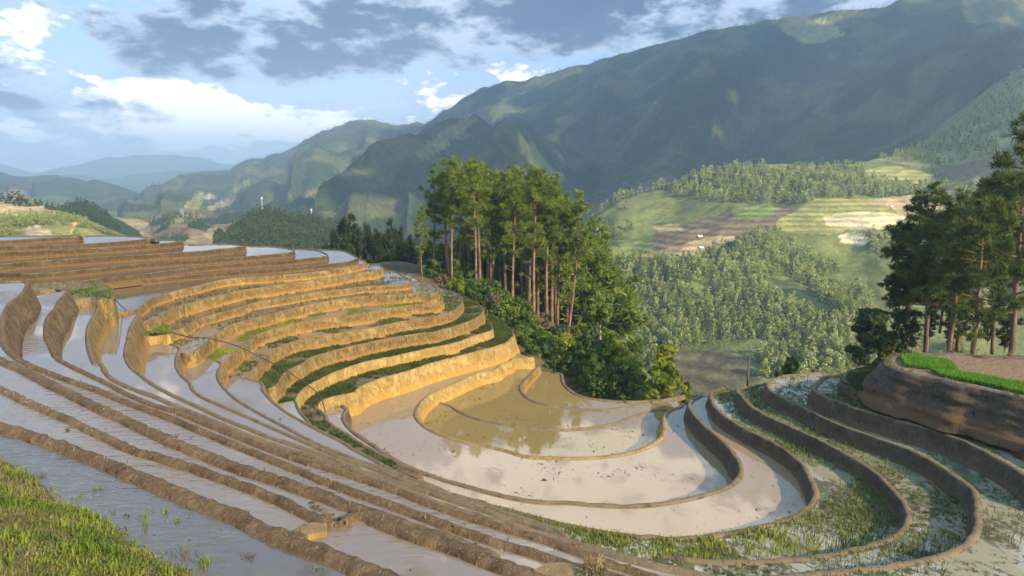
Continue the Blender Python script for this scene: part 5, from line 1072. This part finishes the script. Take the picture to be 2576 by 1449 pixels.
huts = [('H', 1758, 597, 1.9, 'small hut with a white roof on the brown field across the valley, upper of two'), ('H', 1764, 625, 1.9, 'small hut with a white roof near the field edge across the valley, lower of two'), ('H', 2240, 522, 1.7, 'small pale hut among the fields right of the valley wood'), ('M1', 1650, 261, 5, 'lone white hut high on the big mountain'), ('M1', 1300, 465, 4, 'white hut just right of the tall pines on the mountain foot'), ('M2', 822, 590 - 62, 3.2, 'tiny white hut behind the shorter mast'), ('M2', 920, 466, 4, 'white hut on the slope left of the tall pines'), ('M2', 955, 482, 4, 'white hut below another on the slope left of the tall pines'), ('M2', 968, 468, 4, 'white hut nearest the tall pines on the slope')]
for key, mx, my, w_, lab in huts:
    V, FM, hx, hy, nv = HILL[key]; d2 = (hx[:nv] - mx) ** 2 + (hy[:nv] - my) ** 2; k = np.unravel_index(np.argmin(d2), d2.shape); c = V[k]
    r = empty('field_hut', (c[0], c[1], c[2] - .3), .3); w_ *= .5; mb = MB(); mb.box((0, 0, w_ * .3), (w_, w_ * .6, w_ * .35)); mb.build('wall', M['hut_wall'], r); mb = MB()
    a, b, z0, z1 = w_ * 1.15, w_ * .8, w_ * .6, w_ * 1.05
    mb.add([(-a, -b, z0), (a, -b, z0), (a, 0, z1), (-a, 0, z1), (-a, b, z0), (a, b, z0), (-a, -b, z0 + .12), (a, -b, z0 + .12), (a, 0, z1 + .12), (-a, 0, z1 + .12), (-a, b, z0 + .12), (a, b, z0 + .12)],
           [(3, 2, 1, 0), (4, 5, 2, 3), (6, 7, 8, 9), (9, 8, 11, 10), (0, 1, 7, 6), (5, 4, 10, 11), (1, 2, 8, 7), (2, 5, 11, 8), (4, 3, 9, 10), (3, 0, 6, 9)]); mb.build('roof', M['roof_white'], r)
    tag(r, lab, 'hut', 'huts on the slopes across the valley')
# dark trees along the crest of the left hill
for i, (mx, my, s_) in enumerate([(8, 506, 3.2), (26, 506, 3.6), (42, 503, 4.6), (52, 502, 5.0), (63, 504, 4.2), (78, 508, 3.0), (92, 514, 2.6), (108, 515, 2.4), (124, 518, 2.8), (140, 522, 3.0)]):
    V, FM, hx, hy, nv = HILL['HL']; k = int(np.argmin((hx[nv - 1] - mx) ** 2)); c = V[nv - 1, k]
    o = bpy.data.objects.new('hill_tree', FT[3]); link(o); o.location = (c[0], c[1] - 1, c[2] - .4); o.scale = (s_ * 1.2, s_ * 1.2, s_); o.rotation_euler = (0, 0, i * 1.9)
    tag(o, '%s dark tree from the left along the crest of the terraced hill at left' % ordn[i], 'tree', 'dark trees on the crest of the left hill')
# leaf litter on the slope beside the pond
lp = np.array([(1478, 950), (1530, 965), (1560, 985), (1600, 1004), (1520, 1004), (1450, 990), (1420, 965)], float); g = np.random.default_rng(77); C_ = []
while len(C_) < 700:
    mx, my = g.uniform(1415, 1605), g.uniform(945, 1006)
    if inpoly(lp, np.array([mx]), np.array([my]))[0]: C_.append(hit(mx * .39752, my * .39752, 40) + [0, 0, .05])
V, F = leaves(np.array(C_), np.full(len(C_), .18), 5, .09, 5, .2); stuff('leaf_litter', V, F, 'leaf_dry', 'brown leaf litter on the bare slope beside the back pool', 'leaf litter')

# ------------------------------------------------------------------ light
SUN_EL, SUN_AZ = R(27), R(136)        # azimuth clockwise from the view direction
sdir = Vector((math.sin(SUN_AZ) * math.cos(SUN_EL), math.cos(SUN_AZ) * math.cos(SUN_EL), math.sin(SUN_EL)))
sd = bpy.data.lights.new("sun", 'SUN'); sd.energy = 5.0; sd.angle = R(.55); sd.color = (1, .83, .59)
so = bpy.data.objects.new("sun", sd); link(so); so.rotation_euler = (-sdir).to_track_quat('-Z', 'Y').to_euler()
so.location = sdir * 300
w = bpy.data.worlds.new("World"); scene.world = w; w.use_nodes = True
nt = w.node_tree; nt.nodes.clear()
sky = N(nt, 'ShaderNodeTexSky', sky_type='NISHITA', sun_disc=False); sky.sun_elevation = SUN_EL; sky.sun_rotation = SUN_AZ
bg = N(nt, 'ShaderNodeBackground', inp={'Strength': .1}); wo = N(nt, 'ShaderNodeOutputWorld')
nt.links.new(bg.outputs[0], wo.inputs[0])
tc = N(nt, 'ShaderNodeTexCoord'); sx = N(nt, 'ShaderNodeSeparateXYZ'); nt.links.new(tc.outputs['Generated'], sx.inputs[0])
az = mathn(nt, 'MULTIPLY', mathn(nt, 'ARCTAN2', sx.outputs[0], sx.outputs[1]), 57.2958)
el = mathn(nt, 'MULTIPLY', mathn(nt, 'ARCSINE', sx.outputs[2]), 57.2958)
cv = N(nt, 'ShaderNodeCombineXYZ'); nt.links.new(mathn(nt, 'MULTIPLY', az, .10), cv.inputs[0]); nt.links.new(mathn(nt, 'MULTIPLY', el, .21), cv.inputs[1])
def cnoise(scale, detail, rough, dist=0., off=0.):
    mp = N(nt, 'ShaderNodeMapping'); mp.inputs['Location'].default_value = (off, off * .7, off * .3); nt.links.new(cv.outputs[0], mp.inputs[0])
    return noise_tex(nt, scale, detail, rough, vec=mp.outputs[0], dist=dist)
def ae(mx, my):
    a = math.atan((mx - 1288) / 1790); return math.degrees(a), math.degrees(math.atan((YH / .39752 - my) / 1790 * math.cos(a)))
def blob(a0, e0, ra, re, amp):
    x = mathn(nt, 'DIVIDE', mathn(nt, 'SUBTRACT', az, a0), ra); y = mathn(nt, 'DIVIDE', mathn(nt, 'SUBTRACT', el, e0), re)
    d = mathn(nt, 'SQRT', mathn(nt, 'ADD', mathn(nt, 'MULTIPLY', x, x), mathn(nt, 'MULTIPLY', y, y)))
    return mathn(nt, 'MULTIPLY', smooth(nt, d, 1.25, .35), amp)
def field(blobs, base):
    t = None
    for mx, my, rx, ry, amp in blobs:
        if isinstance(mx, str): a0, e0, ra, re = my[0], my[1], rx, ry
        else: (a0, e0) = ae(mx, my); ra, re = rx / 31.2, ry / 31.2
        b = blob(a0, e0, ra, re, amp); t = b if t is None else mathn(nt, 'ADD', t, b)
    return mathn(nt, 'ADD', t, base)
CL = 8.0
def voro(scale, off=0.):
    mp = N(nt, 'ShaderNodeMapping'); mp.inputs['Location'].default_value = (off, off * .6, 0); nt.links.new(wv, mp.inputs[0])
    v = N(nt, 'ShaderNodeTexVoronoi', feature='SMOOTH_F1', inp={'Scale': scale, 'Smoothness': .35}); nt.links.new(mp.outputs[0], v.inputs['Vector'])
    return mathn(nt, 'SUBTRACT', .5, v.outputs['Distance'])
wn_ = N(nt, 'ShaderNodeTexNoise', inp={'Scale': 3.0, 'Detail': 4.0}); nt.links.new(cv.outputs[0], wn_.inputs['Vector'])
wa = N(nt, 'ShaderNodeVectorMath', operation='MULTIPLY_ADD'); nt.links.new(wn_.outputs['Color'], wa.inputs[0]); wa.inputs[1].default_value = (.22, .22, .22); nt.links.new(cv.outputs[0], wa.inputs[2]); wv = wa.outputs[0]
def amp(n, k): return mathn(nt, 'MULTIPLY', mathn(nt, 'SUBTRACT', n, .5), k)
def add(*v):
    t = v[0]
    for q in v[1:]: t = mathn(nt, 'ADD', t, q)
    return t
white = field([(55, 100, 120, 70, .40), (430, 295, 180, 80, .44), (520, 265, 110, 55, .26), (640, 300, 150, 65, .34), (780, 315, 150, 55, .36), (350, 350, 480, 80, .30), (150, 358, 80, 30, .2), (1310, 190, 110, 34, .35), (1560, 115, 300, 40, .26), (1150, 255, 320, 80, .30), (250, 45, 120, 40, .2), (420, 215, 150, 40, .2), (100, 215, 320, 60, .28), (950, 330, 200, 50, .2), ('d', (6, 25), 16, 8, .62), ('d', (-28, 19), 15, 6, .22), ('d', (24, 27), 8, 5, .3), ('d', (70, 25), 40, 15, .25), ('d', (-80, 20), 40, 12, .2)], -.22)
n1 = cnoise(2.0, 12, .58, .15)
bil = add(mathn(nt, 'MULTIPLY', voro(5.5), .34), mathn(nt, 'MULTIPLY', voro(13., 3.), .20))
dw = add(amp(n1, 1.5), white, bil, .40); fw = smooth(nt, dw, .40, .64)
dark = field([(760, 90, 640, 130, .30), (1250, 60, 600, 140, .34), (1800, 20, 700, 120, .34), (45, 165, 140, 45, .40), (60, 245, 360, 32, .24), (220, 290, 220, 30, .22), (680, 190, 300, 55, .24), (420, 140, 280, 70, .2), (1450, 90, 300, 60, .12), (160, 125, 100, 60, -.32), (330, 20, 160, 30, -.1), (1000, 20, 200, 25, -.12), (580, 255, 220, 26, -.15), (1500, 175, 280, 30, -.22), (1050, 230, 320, 45, -.2), ('d', (-25, 36), 45, 8, .34), ('d', (14, 38), 30, 6, .25), ('d', (22, 20), 8, 4, .2)], -.14)
n2 = cnoise(1.5, 12, .60, .3, 3.1)
dd_ = add(amp(n2, 1.5), dark, mathn(nt, 'MULTIPLY', bil, .35), .45); fd = smooth(nt, dd_, .38, .66)
n3 = cnoise(3.4, 8, .58, .2, 7.7)
sk = mixc(nt, sky.outputs[0], (.28 * CL, .52 * CL, .88 * CL), .65)
sk = mixc(nt, sk, (.75 * CL, .85 * CL, .95 * CL), smooth(nt, el, 11.0, 1.5))
wc = mixc(nt, (.42 * CL, .52 * CL, .70 * CL), (1.75 * CL, 1.68 * CL, 1.58 * CL), smooth(nt, add(dw, amp(n3, .55)), .46, .74))
c1 = mixc(nt, sk, wc, fw)
dc = mixc(nt, (.50 * CL, .58 * CL, .72 * CL), (.045 * CL, .085 * CL, .17 * CL), smooth(nt, add(dd_, amp(n3, 1.5), amp(n2, .9), mathn(nt, 'MULTIPLY', bil, .5)), .40, .98))
c2 = mixc(nt, c1, dc, fd)
nt.links.new(c2, bg.inputs[0])
scene.view_settings.view_transform = 'Standard'; scene.view_settings.look = 'None'; scene.view_settings.gamma = 1; scene.view_settings.exposure = 0.95
scene.render.engine = 'CYCLES'; scene.cycles.use_denoising = True
scene.cycles.max_bounces = 6; scene.cycles.diffuse_bounces = 3; scene.cycles.glossy_bounces = 3; scene.cycles.transmission_bounces = 2; scene.cycles.volume_bounces = 1

g = np.random.default_rng(31); CB = []  # unseen cloud blobs set up-sun to shade the mountain, gapped over sunlit patches
lit = [[(1010, 430), (1060, 330), (1180, 260), (1230, 280), (1130, 370), (1060, 440)], [(2130, 120), (2600, 40), (2600, 560), (2200, 520), (2250, 380), (2350, 250)], [(1200, 230), (1330, 225), (1320, 310), (1230, 320)], [(1370, 300), (1420, 300), (1420, 340), (1370, 340)]]
for key, step in (('M1', 13),):
    Vh, FM, hx, hy, nv = HILL[key]
    for j in range(int(nv * .12), nv, step):
        for i in range(0, Vh.shape[1], 10):
            x, y = hx[j, i], hy[j, i]
            if x > 2300 or x < 900 or y > 560: continue
            if any(inpoly(np.array(L, float), np.array([x]), np.array([y]))[0] for L in lit): continue
            p = Vh[j, i]; t = (620 + g.normal() * 25 - p[2]) / sdir.z
            CB.append(p + np.array(sdir) * t)
CB = np.array(CB); mb = MB()
ico = []
for th in (0, .6, 1.2, 1.9, 2.5, math.pi):
    for k in range(8): ico.append((math.sin(th) * math.cos(k * .785), math.sin(th) * math.sin(k * .785), math.cos(th)))
ico = np.array(ico); icf = [(r * 8 + k, (r + 1) * 8 + k, (r + 1) * 8 + (k + 1) % 8, r * 8 + (k + 1) % 8) for r in range(5) for k in range(8)]
for p in CB:
    r = g.uniform(38, 62); mb.add(ico * np.array([r, r, r * .45]) * (1 + .15 * g.normal(size=(48, 1))) + p, icf)
M['cloud'] = plain_mat('cloud_white', (.8, .8, .8), (.85, .85, .85), .01, 1.0, 0)
tag(mb.build('cloud', M['cloud'], smooth=True), 'unseen bank of cloud off to the right, shaped to shade the big mountain', 'cloud', None, 'stuff')
HZ_TOP = 365.
mb = MB(); mb.box((0, 3000, (HZ_TOP - 110) / 2), (4500, 4200, (HZ_TOP + 110) / 2))
hm, hn = newmat('haze_air')
pv = N(hn, 'ShaderNodeVolumePrincipled'); pv.inputs['Color'].default_value = (.62, .80, 1.0, 1); pv.inputs['Density'].default_value = 3.6e-4; pv.inputs['Anisotropy'].default_value = .25
ho = N(hn, 'ShaderNodeOutputMaterial'); hn.links.new(pv.outputs[0], ho.inputs['Volume'])
hz = mb.build('haze', hm); tag(hz, 'pale haze filling the valley', 'haze', None, 'stuff')
